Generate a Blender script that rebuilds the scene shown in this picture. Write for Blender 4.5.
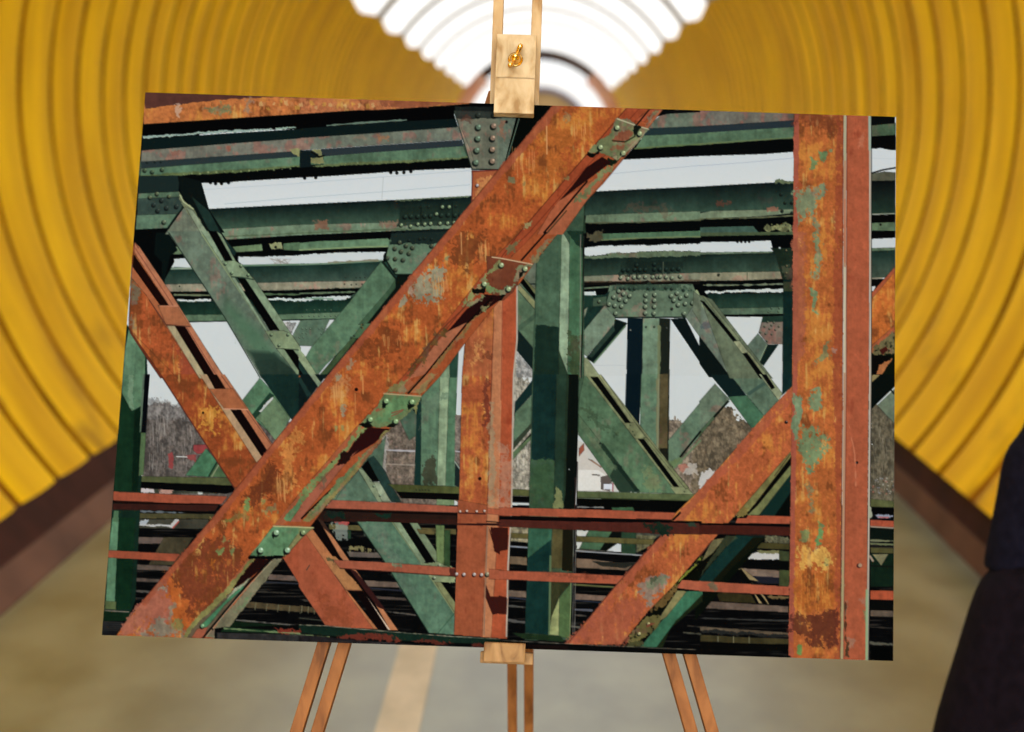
import bpy, bmesh, math, random
import numpy as np
from mathutils import Vector, Matrix

for o in list(bpy.data.objects):
    bpy.data.objects.remove(o)
SC = bpy.context.scene
COL = SC.collection
R = math.radians

# ------------------------------------------------------------------ camera
cam_data = bpy.data.cameras.new('camera')
cam = bpy.data.objects.new('camera', cam_data)
COL.objects.link(cam)
SC.camera = cam
cam_data.sensor_fit = 'HORIZONTAL'
cam_data.sensor_width = 36.0
cam_data.lens = 36.0 * 1600.0 / 1024.0
cam_data.clip_start = 0.05
cam_data.clip_end = 300.0
CAM_H = 1.452
_y = Vector((33.0, -221.0, 1600.0)).normalized()      # tunnel axis in camera space (x right, y down, z forward)
_z = Vector((0.0, -1600.0, -221.0)).normalized()
_x = _y.cross(_z)
_rot = Matrix(((_x.x, -_x.y, -_x.z), (_y.x, -_y.y, -_y.z), (_z.x, -_z.y, -_z.z)))
cam.matrix_world = Matrix.Translation((0, 0, CAM_H)) @ _rot.to_4x4()
cam_data.dof.use_dof = True
cam_data.dof.focus_distance = 1.70
cam_data.dof.aperture_fstop = cam_data.lens / 1000.0 / 0.0115

# ------------------------------------------------------------------ view, world, lights
SC.view_settings.view_transform = 'Standard'
SC.view_settings.look = 'None'
SC.view_settings.gamma = 1.0
SC.view_settings.exposure = 1.62
SC.view_settings.use_curve_mapping = False
SC.cycles.use_denoising = True
SC.cycles.max_bounces = 8
SC.cycles.diffuse_bounces = 5
SC.cycles.caustics_reflective = False
SC.cycles.caustics_refractive = False
SC.cycles.sample_clamp_indirect = 4.0

world = bpy.data.worlds.new('daylight')
SC.world = world
world.use_nodes = True
world.node_tree.nodes['Background'].inputs[0].default_value = (0.80, 0.90, 1.0, 1)
world.node_tree.nodes['Background'].inputs[1].default_value = 1.1


def area_light(name, loc, target, sx, sy, power, color):
    ld = bpy.data.lights.new(name, 'AREA')
    ld.shape = 'RECTANGLE'
    ld.size = sx
    ld.size_y = sy
    ld.energy = power
    ld.color = color
    lo = bpy.data.objects.new(name, ld)
    COL.objects.link(lo)
    lo.location = loc
    d = Vector(target) - Vector(loc)
    lo.rotation_euler = d.to_track_quat('-Z', 'Y').to_euler()
    return lo


area_light('mouth_fill_light', (0.3, -3.2, 2.4), (0.0, 3.0, 1.0), 3.4, 2.4, 130.0, (0.86, 0.94, 1.0))  # unseen fill light added behind the camera to light the print evenly

# ------------------------------------------------------------------ materials


def rgb(r, g, b):
    def c(v):
        v /= 255.0
        return v / 12.92 if v <= 0.04045 else ((v + 0.055) / 1.055) ** 2.4
    return (c(r), c(g), c(b), 1.0)


def new_mat(name, rough=0.8, spec=0.2):
    m = bpy.data.materials.new(name)
    m.use_nodes = True
    nt = m.node_tree
    b = nt.nodes['Principled BSDF']
    b.inputs['Roughness'].default_value = rough
    b.inputs['Specular IOR Level'].default_value = spec
    return m, nt, b


def noise_mat(name, c1, c2, scale=8.0, stretch=(1, 1, 1), rough=0.8, spec=0.2, lo=0.35, hi=0.65, bump=0.0,
              metallic=0.0, detail=5.0, third=None, coords='Object'):
    m, nt, b = new_mat(name, rough, spec)
    n, l = nt.nodes, nt.links
    tc = n.new('ShaderNodeTexCoord')
    mp = n.new('ShaderNodeMapping')
    mp.inputs['Scale'].default_value = stretch
    l.new(tc.outputs[coords], mp.inputs[0])
    no = n.new('ShaderNodeTexNoise')
    no.inputs['Scale'].default_value = scale
    no.inputs['Detail'].default_value = detail
    l.new(mp.outputs[0], no.inputs['Vector'])
    cr = n.new('ShaderNodeValToRGB')
    cr.color_ramp.elements[0].position = lo
    cr.color_ramp.elements[0].color = c1
    cr.color_ramp.elements[1].position = hi
    cr.color_ramp.elements[1].color = c2
    if third:
        e = cr.color_ramp.elements.new(third[0])
        e.color = third[1]
    l.new(no.outputs['Fac'], cr.inputs[0])
    l.new(cr.outputs[0], b.inputs['Base Color'])
    b.inputs['Metallic'].default_value = metallic
    if bump:
        bp = n.new('ShaderNodeBump')
        bp.inputs['Strength'].default_value = bump
        bp.inputs['Distance'].default_value = 0.01
        l.new(no.outputs['Fac'], bp.inputs['Height'])
        l.new(bp.outputs[0], b.inputs['Normal'])
    return m


def wood_mat(name, pale, mid, dark, along='Z', scale=1.0, rot=0.0, zs=1.0):
    m, nt, b = new_mat(name, 0.6, 0.12)
    n, l = nt.nodes, nt.links
    tc = n.new('ShaderNodeTexCoord')
    mp = n.new('ShaderNodeMapping')
    st = {'Z': (60, 60, 4 * zs), 'X': (4, 60, 60), 'Y': (60, 4, 60)}[along]
    mp.inputs['Scale'].default_value = tuple(s * scale for s in st)
    mp.inputs['Rotation'].default_value = (0, R(rot), 0)
    l.new(tc.outputs['Object'], mp.inputs[0])
    no = n.new('ShaderNodeTexNoise')
    no.inputs['Scale'].default_value = 1.0
    no.inputs['Detail'].default_value = 4
    no.inputs['Distortion'].default_value = 0.6
    l.new(mp.outputs[0], no.inputs['Vector'])
    cr = n.new('ShaderNodeValToRGB')
    cr.color_ramp.elements[0].position = 0.32
    cr.color_ramp.elements[0].color = dark
    cr.color_ramp.elements[1].position = 0.62
    cr.color_ramp.elements[1].color = pale
    e = cr.color_ramp.elements.new(0.45)
    e.color = mid
    l.new(no.outputs['Fac'], cr.inputs[0])
    l.new(cr.outputs[0], b.inputs['Base Color'])
    return m


# yellow tunnel lining: paint with faint vertical wear and dark grime blotches low on the sheets
def lining_mat():
    m, nt, b = new_mat('yellow_lining_paint', 0.6, 0.08)
    n, l = nt.nodes, nt.links
    tc = n.new('ShaderNodeTexCoord')
    mp = n.new('ShaderNodeMapping')
    mp.inputs['Scale'].default_value = (0.9, 3.2, 0.9)
    l.new(tc.outputs['Object'], mp.inputs[0])
    no = n.new('ShaderNodeTexNoise')
    no.inputs['Scale'].default_value = 1.3
    no.inputs['Detail'].default_value = 2.5
    l.new(mp.outputs[0], no.inputs['Vector'])
    cr = n.new('ShaderNodeValToRGB')
    cr.color_ramp.elements[0].position = 0.3
    cr.color_ramp.elements[0].color = rgb(218, 166, 0)
    cr.color_ramp.elements[1].position = 0.7
    cr.color_ramp.elements[1].color = rgb(255, 208, 8)
    l.new(no.outputs['Fac'], cr.inputs[0])
    n2 = n.new('ShaderNodeTexNoise')
    n2.inputs['Scale'].default_value = 2.4
    n2.inputs['Detail'].default_value = 5
    l.new(tc.outputs['Object'], n2.inputs['Vector'])
    sep = n.new('ShaderNodeSeparateXYZ')
    l.new(tc.outputs['Object'], sep.inputs[0])
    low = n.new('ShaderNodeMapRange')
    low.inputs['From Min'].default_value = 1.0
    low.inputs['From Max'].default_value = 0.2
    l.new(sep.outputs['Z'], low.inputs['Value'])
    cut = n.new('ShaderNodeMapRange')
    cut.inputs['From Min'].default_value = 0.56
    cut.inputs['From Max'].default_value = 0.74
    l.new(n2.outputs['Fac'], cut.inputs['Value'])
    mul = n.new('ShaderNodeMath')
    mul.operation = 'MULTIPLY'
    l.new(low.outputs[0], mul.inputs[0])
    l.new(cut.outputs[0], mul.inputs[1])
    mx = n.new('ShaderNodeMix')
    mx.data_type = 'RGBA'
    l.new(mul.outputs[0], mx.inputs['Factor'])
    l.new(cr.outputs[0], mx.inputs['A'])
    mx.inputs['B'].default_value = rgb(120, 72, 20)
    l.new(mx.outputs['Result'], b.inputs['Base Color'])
    return m


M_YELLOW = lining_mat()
M_GROOVE = noise_mat('shaded_groove_paint', rgb(120, 70, 2), rgb(160, 104, 4), 6, rough=0.8, spec=0.05)  # darker yellow paints extra shade into the rib recesses
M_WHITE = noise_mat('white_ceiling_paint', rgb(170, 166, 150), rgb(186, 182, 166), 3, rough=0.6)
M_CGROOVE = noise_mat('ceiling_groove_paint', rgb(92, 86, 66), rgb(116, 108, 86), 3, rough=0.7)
M_FLOOR = noise_mat('worn_concrete', rgb(80, 84, 58), rgb(112, 116, 92), 4.5, (1, 0.6, 1), 0.36, 0.8, 0.36, 0.64, 0.0, detail=9)
M_FLOOR.node_tree.nodes['Principled BSDF'].inputs['IOR'].default_value = 2.1
M_LINE = noise_mat('floor_line_paint', rgb(182, 172, 152), rgb(206, 194, 174), 9, (1, 0.6, 1), 0.7)
M_KERB = noise_mat('maroon_kerb_paint', rgb(80, 52, 40), rgb(108, 74, 58), 4, (1, 0.6, 1), 0.6, bump=0.2)
M_KERB_TOP = noise_mat('dark_wall_foot', rgb(48, 24, 18), rgb(66, 34, 26), 5, rough=0.9)  # upper kerb faces, darker brown than the lower ones


def glow_mat(name, color, strength):
    m, nt, b = new_mat(name, 0.5, 0.2)
    b.inputs['Base Color'].default_value = (0.12, 0.12, 0.12, 1)
    b.inputs['Emission Color'].default_value = color
    b.inputs['Emission Strength'].default_value = strength
    return m


M_GLOW = glow_mat('backlit_panel', (1.0, 0.99, 0.965, 1), 0.41)

# ------------------------------------------------------------------ mesh helpers


def mesh_obj(name, verts, faces, mat, parent=None, smooth=False, mats=None, idx=None, bevel=0.0):
    me = bpy.data.meshes.new(name)
    off = Vector(parent.location) if parent else Vector((0, 0, 0))
    p = parent
    while p is not None and p.parent is not None:
        p = p.parent
        off = off + Vector(p.location)
    me.from_pydata([Vector(v) - off for v in verts], [], faces)
    me.materials.append(mat)
    for mm in (mats or []):
        me.materials.append(mm)
    if idx:
        for pl, i in zip(me.polygons, idx):
            pl.material_index = i
    if bevel:
        bm = bmesh.new()
        bm.from_mesh(me)
        bmesh.ops.bevel(bm, geom=list(bm.edges), offset=bevel, segments=2, affect='EDGES', profile=0.6)
        bm.to_mesh(me)
        bm.free()
    if smooth:
        for pl in me.polygons:
            pl.use_smooth = True
    me.update()
    o = bpy.data.objects.new(name, me)
    COL.objects.link(o)
    if parent:
        o.parent = parent
    return o


def thing(name, loc, label, cat, group=None):
    o = bpy.data.objects.new(name, None)
    o.empty_display_size = 0.1
    COL.objects.link(o)
    o.location = loc
    o['label'] = label
    o['category'] = cat
    if group:
        o['group'] = group
    return o


def struct(o, label=None):
    o['kind'] = 'structure'
    if label:
        o['label'] = label
    return o


def prism(poly_pts, dvec):
    """closed solid: a polygon of world points extruded along dvec"""
    n = len(poly_pts)
    d = Vector(dvec)
    v = [Vector(p) for p in poly_pts] + [Vector(p) + d for p in poly_pts]
    f = [list(range(n))[::-1], list(range(n, 2 * n))]
    for i in range(n):
        j = (i + 1) % n
        f.append([i, j, n + j, n + i])
    return v, f


def bridge(rings, close=False):
    """quads between successive equal-length rows of points"""
    v = [p for r in rings for p in r]
    k = len(rings[0])
    f = []
    for a in range(len(rings) - 1):
        for i in range(k if close else k - 1):
            j = (i + 1) % k
            f.append([a * k + i, a * k + j, (a + 1) * k + j, (a + 1) * k + i])
    return v, f


# ------------------------------------------------------------------ tunnel shell
TR = 2.2                                   # lining radius
CX, CZ = -0.09 * TR, CAM_H + 0.08 * TR     # axis of the tube
PITCH = 0.46
Y0, Y1 = -3.6, 41.0


def ang(x, z):
    return math.atan2(z, x)


A_LW = ang(-0.84 + 0.09, -(0.575 + 0.08))        # left wall foot
A_RW = ang(0.685 + 0.09, -(0.565 + 0.08))        # right wall foot
A_LC = math.pi - R(36.4)                         # left edge of the white ceiling
A_RC = R(33.9)
if A_LW < 0:
    A_LW += 2 * math.pi


def ribbed(name, a0, a1, nseg, mat, mat2, depth=0.045, y0=Y0, y1=Y1):
    ys = []
    rnd = random.Random(5)
    y = 7.38 - 40 * PITCH
    while y < y1:
        dp = depth * rnd.choice((0.15, 0.4, 0.8, 1.0, 1.25))
        wd = rnd.uniform(-0.012, 0.008)
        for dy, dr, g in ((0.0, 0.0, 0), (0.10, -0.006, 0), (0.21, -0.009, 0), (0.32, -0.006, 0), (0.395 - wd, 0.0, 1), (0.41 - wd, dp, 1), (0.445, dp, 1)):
            if y + dy >= y0:
                ys.append((y + dy, dr, g))
        y += PITCH
    rows, gs = [], []
    for (yy, dr, g) in ys:
        rows.append([(CX + (TR + dr) * math.cos(a0 + (a1 - a0) * i / nseg), yy, CZ + (TR + dr) * math.sin(a0 + (a1 - a0) * i / nseg)) for i in range(nseg + 1)])
        gs.append(g)
    v, f = bridge(rows)
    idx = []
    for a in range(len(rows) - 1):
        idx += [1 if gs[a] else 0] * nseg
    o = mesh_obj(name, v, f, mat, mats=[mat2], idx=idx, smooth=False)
    sm = [True] * len(f)
    o.data.polygons.foreach_set('use_smooth', sm)
    o.data.set_sharp_from_angle(angle=R(40)) if hasattr(o.data, 'set_sharp_from_angle') else None
    return struct(o)


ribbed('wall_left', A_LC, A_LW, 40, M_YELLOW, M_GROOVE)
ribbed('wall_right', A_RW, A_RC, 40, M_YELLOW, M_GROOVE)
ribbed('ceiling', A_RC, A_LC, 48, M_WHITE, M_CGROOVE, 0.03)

# floor slab and the kerbs along both walls
fl, fr = CX * 0 - 0.767 * TR, 0.673 * TR
v, f = prism([(fl - 0.25, Y0, 0), (fr + 0.25, Y0, 0), (fr + 0.25, Y0, -0.15), (fl - 0.25, Y0, -0.15)], (0, Y1 - Y0, 0))
struct(mesh_obj('floor', v, f, M_FLOOR))


def kerb(name, foot_x, mid, top, sgn):
    mx, mz = mid
    tx, tz = top
    out = 0.12 * sgn
    prof = [(foot_x, -0.02), (foot_x, 0.004), (mx, mz), (mx + 0.012 * sgn, mz + 0.004), (tx, tz), (tx + out, tz), (tx + out, -0.02)]
    v, f = prism([(x, Y0, z) for x, z in prof], (0, Y1 - Y0, 0))
    if sgn > 0:
        pass
    n = len(prof)
    idx = [0, 0] + [0, 0, 1, 1, 1, 1, 0]
    o = mesh_obj(name, v, f, M_KERB, mats=[M_KERB_TOP], idx=idx)
    bm = bmesh.new()
    bm.from_mesh(o.data)
    bmesh.ops.recalc_face_normals(bm, faces=bm.faces)
    bm.to_mesh(o.data)
    bm.free()
    return struct(o)


kerb('baseboard_left', fl, (-0.80 * TR, CAM_H - 0.618 * TR), (-0.84 * TR, CAM_H - 0.575 * TR), -1)
kerb('baseboard_right', fr, (0.679 * TR, CAM_H - 0.612 * TR), (0.69 * TR, CAM_H - 0.562 * TR), 1)

# painted floor line
ln0 = -0.29 * CAM_H
lines = [(-0.29 * CAM_H, Y0), (-0.214 * CAM_H, Y0), (-0.214 * CAM_H, Y1), (-0.29 * CAM_H, Y1)]
v, f = prism([(x, y, 0.0005) for x, y in lines], (0, 0, 0.0025))
ob = mesh_obj('trim_floor_line', v, f, M_LINE)
struct(ob)


# backlit ceiling panels, one every three metres, with rounded ends
def ceiling_panel(yc, length):
    a0, a1 = A_RC - R(1.6), A_LC + R(1.6)
    nl, na = 10, 60
    rows = []
    for sgn_r in (0,):
        for i in range(nl + 1):
            t = -1 + 2 * i / nl
            row = []
            for k in range(na + 1):
                s = -1 + 2 * k / na
                # rounded corners: the panel shortens near its two ends
                e = max(0.0, (abs(s) - 0.955) / 0.045)
                sh = math.sqrt(max(0.0, 1 - e * e))
                yy = yc + t * length / 2 * (0.08 + 0.92 * sh)
                bulge = 0.016 * (1 - abs(t) ** 4) * (1 - e ** 4)
                a = (a0 + a1) / 2 + s * (a1 - a0) / 2
                rr = TR - 0.02 - bulge
                row.append((CX + rr * math.cos(a), yy, CZ + rr * math.sin(a)))
            rows.append(row)
    n0 = len(rows)
    back = []
    for i in range(nl, -1, -1):
        row = []
        for (x, yy, z) in rows[i]:
            d = Vector((x - CX, 0, z - CZ)).normalized()
            row.append((CX + d.x * (TR - 0.006), yy, CZ + d.z * (TR - 0.006)))
        back.append(row)
    v, f = bridge(rows + back + [rows[0]])
    return v, f


panels = []
yc = 2.1
first = None
gi = 0
while yc < Y1 - 1.2:
    if first is None:
        v, f = ceiling_panel(0.0, 2.4)
        first = mesh_obj('ceiling_light', v, f, M_GLOW, smooth=True)
        first.location = (0, yc, 0)
        o = first
    else:
        o = first.copy()
        COL.objects.link(o)
        o.location = (0, yc, 0)
    o['category'] = 'ceiling light'
    o['group'] = 'backlit arched panels along the tunnel ceiling'
    panels.append(o)
    yc += 3.1

ORD = ['nearest the far portal', 'second from the far portal', 'third from the far portal', 'fourth from the far portal', 'fifth from the far portal', 'sixth from the far portal', 'seventh from the far portal', 'eighth from the far portal']
for i, o in enumerate(reversed(panels)):
    o['label'] = 'glowing white arched ceiling panel, ' + ORD[i] if i < 8 else 'glowing white arched ceiling panel overhead, before the camera end of the tunnel'
# ------------------------------------------------------------------ far portal and what lies beyond it
M_PORTAL = noise_mat('portal_frame_paint', rgb(52, 24, 20), rgb(120, 104, 98), 0.8, rough=0.5, lo=0.42, hi=0.62)
M_SALMON = noise_mat('salmon_reflection_colour', rgb(236, 170, 144), rgb(246, 206, 186), 1.5, rough=0.5)  # reflected light on the frame, put in as a base colour
M_FAR = noise_mat('far_hall_plaster', rgb(150, 112, 68), rgb(190, 155, 105), 0.5, rough=0.8)
M_BLUE = noise_mat('bluish_grey_paint', rgb(96, 92, 112), rgb(120, 116, 134), 0.7, rough=0.6)


def arch_ring(name, y, depth, ro, ri, a0, a1, n, mat, parent=None):
    rings = []
    for i in range(n + 1):
        a = a0 + (a1 - a0) * i / n
        c, s = math.cos(a), math.sin(a)
        rings.append([(CX + ro * c, y, CZ + ro * s), (CX + ri * c, y, CZ + ri * s), (CX + ri * c, y + depth, CZ + ri * s), (CX + ro * c, y + depth, CZ + ro * s)])
    v, f = bridge(rings, True)
    f += [[3, 2, 1, 0], [4 * n, 4 * n + 1, 4 * n + 2, 4 * n + 3]]
    return mesh_obj(name, v, f, mat, parent)


portal = thing('portal_frame', (CX, Y1, 0), 'dark maroon arched frame with reflected light painted salmon on its feet at the far end of the tunnel', 'arch')
arch_ring('arch_band', Y1 - 0.05, 0.5, TR + 0.02, TR - 0.24, R(49), R(131), 40, M_PORTAL, portal)
arch_ring('arch_foot', Y1 - 0.05, 0.5, TR + 0.02, TR - 0.34, R(16), R(49), 10, M_SALMON, portal)
arch_ring('arch_foot', Y1 - 0.05, 0.5, TR + 0.02, TR - 0.34, R(131), R(164), 10, M_SALMON, portal)
# white lined passage beyond the portal
R2 = TR - 0.25
rows = []
for k in range(20):
    yy = Y1 + 0.45 + k * 1.0
    dr = 0.04 if k % 2 else 0.0
    rows.append([(CX + (R2 + dr) * math.cos(R(-42) + R(264) * i / 60), yy, CZ + (R2 + dr) * math.sin(R(-42) + R(264) * i / 60)) for i in range(61)])
v, f = bridge(rows)
M_PASS = glow_mat('self_lit_passage_lining', (1.0, 0.99, 0.97, 1), 0.32)  # lining emits its own glow to look brightly lit
struct(mesh_obj('wall_far_passage', v, f, M_PASS, smooth=True))
v, f = prism([(-1.9, Y1, 0), (1.6, Y1, 0), (1.6, Y1, -0.15), (-1.9, Y1, -0.15)], (0, 21, 0))
struct(mesh_obj('floor_far_passage', v, f, M_FLOOR))
ye = Y1 + 19.2
disc = [(CX + 2.3 * math.cos(2 * math.pi * i / 48), ye, CZ + 2.3 * math.sin(2 * math.pi * i / 48)) for i in range(48)]
v, f = prism(disc, (0, 0.2, 0))
struct(mesh_obj('wall_far_end', v, f, M_FAR))
arch_ring('trim_far_end', ye - 0.25, 0.24, R2 - 0.01, R2 - 0.16, R(0), R(180), 32, M_BLUE)['kind'] = 'structure'

# ------------------------------------------------------------------ easel and print share one leaning plane
CC = Vector((-0.0375849, 1.64435742, 1.22153407))
EU = Vector((0.99944730, 0.00281560, -0.03312359))     # along the print, left to right
EV = Vector((0.03090278, 0.28855103, 0.95696568))      # up the print
EW = Vector((0.01225228, -0.95746038, 0.28830454))     # out of its face


def E(u, v, w=0.0):
    return CC + EU * u + EV * v + EW * w


PINE = (rgb(170, 142, 104), rgb(154, 124, 86), rgb(130, 98, 62))
M_PINE = wood_mat('pine_long_grain', *PINE, along='Z')
M_PINE_B = wood_mat('pine_block', rgb(176, 152, 118), rgb(152, 126, 90), rgb(128, 98, 62), along='Z', scale=1.0, rot=18, zs=5)
M_LEGW = wood_mat('reddish_pine', rgb(128, 80, 40), rgb(110, 66, 30), rgb(88, 50, 20), along='Z')
M_LEDGE = wood_mat('ledge_pine', rgb(142, 108, 70), rgb(124, 92, 56), rgb(86, 56, 30), along='Z', scale=1.3, rot=50, zs=3)
m_, nt_, b_ = new_mat('polished_brass', 0.18, 0.5)
b_.inputs['Base Color'].default_value = rgb(222, 180, 104)
b_.inputs['Metallic'].default_value = 1.0
M_BRASS = m_

foot_z = 0.0
easel = thing('easel', (CC.x, 1.99, 0.0), 'light pine tripod easel with brass wing nut standing behind the bridge print', 'easel')


def bar(name, a, b, wid, wdir, thick, tdir, mat, parent=easel, bevel=0.0012):
    """wooden bar from a to b (centre line), wid along wdir, thick along tdir"""
    a, b = Vector(a), Vector(b)
    w = Vector(wdir).normalized() * wid / 2
    t = Vector(tdir).normalized() * thick / 2
    pts = [a - w - t, a + w - t, a + w + t, a - w + t]
    v, f = prism(pts, b - a)
    o = mesh_obj(name, v, f, mat, parent, bevel=bevel)
    bm = bmesh.new()
    bm.from_mesh(o.data)
    bmesh.ops.recalc_face_normals(bm, faces=bm.faces)
    bm.to_mesh(o.data)
    bm.free()
    return o


# mast: two uprights running behind the print down to the ledge
for ua, ub in ((-0.0264, -0.0215), (0.0160, 0.0195)):
    bar('upright', E(ua, 0.56, -0.029), E(ub - 0.002, -0.2800, -0.029), 0.0112, EU, 0.018, EW, M_PINE)
bar('crosspiece', E(-0.030, 0.553, -0.029), E(0.022, 0.555, -0.029), 0.016, EV, 0.018, EW, M_PINE)

# top clamp: block with a stepped lower lip hooked over the print's top edge
def uvw_prism(name, pts_vw, u0, u1, mat, parent, bevel=0.0012):
    v, f = prism([E(u0, a, b) for a, b in pts_vw], EU * (u1 - u0))
    o = mesh_obj(name, v, f, mat, parent, bevel=bevel)
    bm = bmesh.new()
    bm.from_mesh(o.data)
    bmesh.ops.recalc_face_normals(bm, faces=bm.faces)
    bm.to_mesh(o.data)
    bm.free()
    return o


clamp = uvw_prism('clamp_block', [(0.3600, -0.018), (0.3600, 0.010), (0.3120, 0.010), (0.3080, 0.018), (0.2700, 0.018), (0.2700, 0.0025), (0.2885, 0.0025), (0.2885, -0.018)],
                  -0.0252, 0.0172, M_PINE_B, easel)


def lathe(center, axis, prof, n, mat, name, parent):
    """prof: (radius, height) along axis"""
    ax = Vector(axis).normalized()
    q = ax.orthogonal().normalized()
    r_ = ax.cross(q)
    rows = []
    for rad, hgt in prof:
        rows.append([Vector(center) + ax * hgt + (q * math.cos(2 * math.pi * i / n) + r_ * math.sin(2 * math.pi * i / n)) * rad for i in range(n)])
    v, f = bridge(rows, True)
    f.append(list(range(n))[::-1])
    k = (len(rows) - 1) * n
    f.append(list(range(k, k + n)))
    return mesh_obj(name, v, f, mat, parent, smooth=True)


NUT = E(-0.0045, 0.3315, 0.010)
lathe(NUT, EW, [(0.0078, 0.0), (0.0080, 0.0014), (0.0054, 0.0020)], 28, M_BRASS, 'washer', easel)
lathe(NUT, EW, [(0.0064, 0.0016), (0.0060, 0.004), (0.0044, 0.0085), (0.0040, 0.0100), (0.0026, 0.0104), (0.0026, 0.015), (0.0014, 0.0158)], 24, M_BRASS, 'wing_nut', easel)


def wing(sgn):
    d = (EU * 0.42 + EV * 0.9).normalized() * sgn
    side = EW.cross(d).normalized()
    rows = []
    for t, wd, th, ht in ((0.003, 0.0036, 0.0026, 0.004), (0.0070, 0.0034, 0.0024, 0.008), (0.0110, 0.0044, 0.0028, 0.0115), (0.0140, 0.0040, 0.0026, 0.0135), (0.0158, 0.0018, 0.0014, 0.0145)):
        c = NUT + d * t * 0.9 + EW * ht
        up = (EW * 0.8 - d * 0.3).normalized()
        rows.append([c + up * (wd * math.cos(a)) + side * (th * math.sin(a)) for a in [2 * math.pi * i / 10 for i in range(10)]])
    v, f = bridge(rows, True)
    f.append(list(range(10))[::-1])
    f.append(list(range(40, 50)))
    return mesh_obj('nut_wing', v, f, M_BRASS, [o for o in easel.children if o.name.startswith('wing_nut')][0], smooth=True)


wing(1)
wing(-1)

# ledge: rear carrier plate and the front block the print stands on
uvw_prism('ledge_carrier', [(-0.2890, -0.018), (-0.2890, 0.014), (-0.3005, 0.014), (-0.3005, -0.018)], -0.0170, 0.0360, M_LEDGE, easel)
uvw_prism('ledge_block', [(-0.2795, 0.0035), (-0.2795, 0.030), (-0.2985, 0.030), (-0.2985, 0.0145), (-0.2885, 0.0145), (-0.2885, 0.0035)], -0.0132, 0.0280, M_LEDGE, easel)

# two splayed front legs, each a pair of parallel strips with spacer blocks
floor_v = -CC.z / EV.z


def leg(hinge_u, u1, v1, u2, v2, sgn):
    """strip pair through (u1,v1)-(u2,v2), prolonged to the floor"""
    sl = (u2 - u1) / (v2 - v1)

    def at(v):
        return u1 + sl * (v - v1)
    root = bpy.data.objects.new('front_leg', None)
    root.empty_display_size = 0.05
    COL.objects.link(root)
    root.parent = easel
    top_v = 0.31
    # the foot: v where the world height is zero
    v = (-(CC.z) - EU.z * at(-1.27)) / EV.z + 0.006
    dirv = (E(at(v), v) - E(at(top_v), top_v)).normalized()
    wd = EW.cross(dirv).normalized()
    for k in (-1, 1):
        c0 = E(at(top_v), top_v, -0.050) + wd * k * 0.0103
        c1 = E(at(v), v, -0.050) + wd * k * 0.0103
        # cut the strip flat on the floor
        bar('leg_strip', c0, c1, 0.0126, wd, 0.018, EW, M_LEGW, root)
    for vv in (0.25, -0.62, -1.18):
        bar('spacer_block', E(at(vv + 0.02), vv + 0.02, -0.050), E(at(vv - 0.02), vv - 0.02, -0.050), 0.0082, wd, 0.017, EW, M_LEGW, root)
    return root


LEGDATA = ((-0.1700, -0.2892, -0.1927, -0.3776, -1), (0.1870, -0.2862, 0.2112, -0.3626, 1))
for (ua, va, ub, vb, s) in LEGDATA:
    # the leg plane sits 20 mm behind the measured one; widen to match
    k_ = 1.012
    leg(0.0, ua * k_, va * k_, ub * k_, vb * k_, s)

# rear leg slopes away behind the print
root = bpy.data.objects.new('rear_leg', None)
COL.objects.link(root)
root.parent = easel
ht = E(0.004, 0.292, -0.060)
for x in (-0.0400, -0.0180):
    bar('leg_strip', (x + 0.0, ht.y, ht.z), (x - 0.003, 2.30, 0.006), 0.0125, (1, 0, 0), 0.018, (0, 1, 0.35), M_LEGW, root)
lathe(E(-0.035, 0.285, -0.060), EU, [(0.004, 0.0), (0.004, 0.07)], 14, M_BRASS, 'hinge_bolt', easel)
bar('hinge_block', E(-0.03, 0.255, -0.044), E(0.03, 0.255, -0.044), 0.04, EV, 0.014, EW, M_PINE)

# ------------------------------------------------------------------ the print: a bridge of rusty and green girders
# The picture on the print is laid out in its own measuring frame (px): 200 x 143 tiles, 5.12 units per px in a tile.
SSX, SSY = 1960, 1380
UVC = [(-0.3985, 0.2851), (0.4017, 0.2855), (0.3986, -0.2835), (-0.4013, -0.2872)]
PXC = [(145.5, 92.5), (896.0, 117.0), (893.0, 661.0), (102.0, 635.0)]


def homography(src, dst):
    A, b = [], []
    for (u, v_), (x, y) in zip(src, dst):
        A.append([u, v_, 1, 0, 0, 0, -u * x, -v_ * x]); b.append(x)
        A.append([0, 0, 0, u, v_, 1, -u * y, -v_ * y]); b.append(y)
    return np.append(np.linalg.solve(np.array(A), np.array(b)), 1).reshape(3, 3)


HSQ = homography([(0, 0), (1, 0), (1, 1), (0, 1)], PXC)
HUV = homography([(0, 0), (1, 0), (1, 1), (0, 1)], UVC)
gx, gy = np.meshgrid((np.arange(SSX) + 0.5) / SSX, (np.arange(SSY) + 0.5) / SSY)
ww = HSQ[2, 0] * gx + HSQ[2, 1] * gy + 1
PX = ((HSQ[0, 0] * gx + HSQ[0, 1] * gy + HSQ[0, 2]) / ww).astype(np.float32)
PY = ((HSQ[1, 0] * gx + HSQ[1, 1] * gy + HSQ[1, 2]) / ww).astype(np.float32)
IMG = np.zeros((SSY, SSX, 3), np.float32)
HINV = np.linalg.inv(HSQ)
rng = np.random.default_rng(7)


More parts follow.
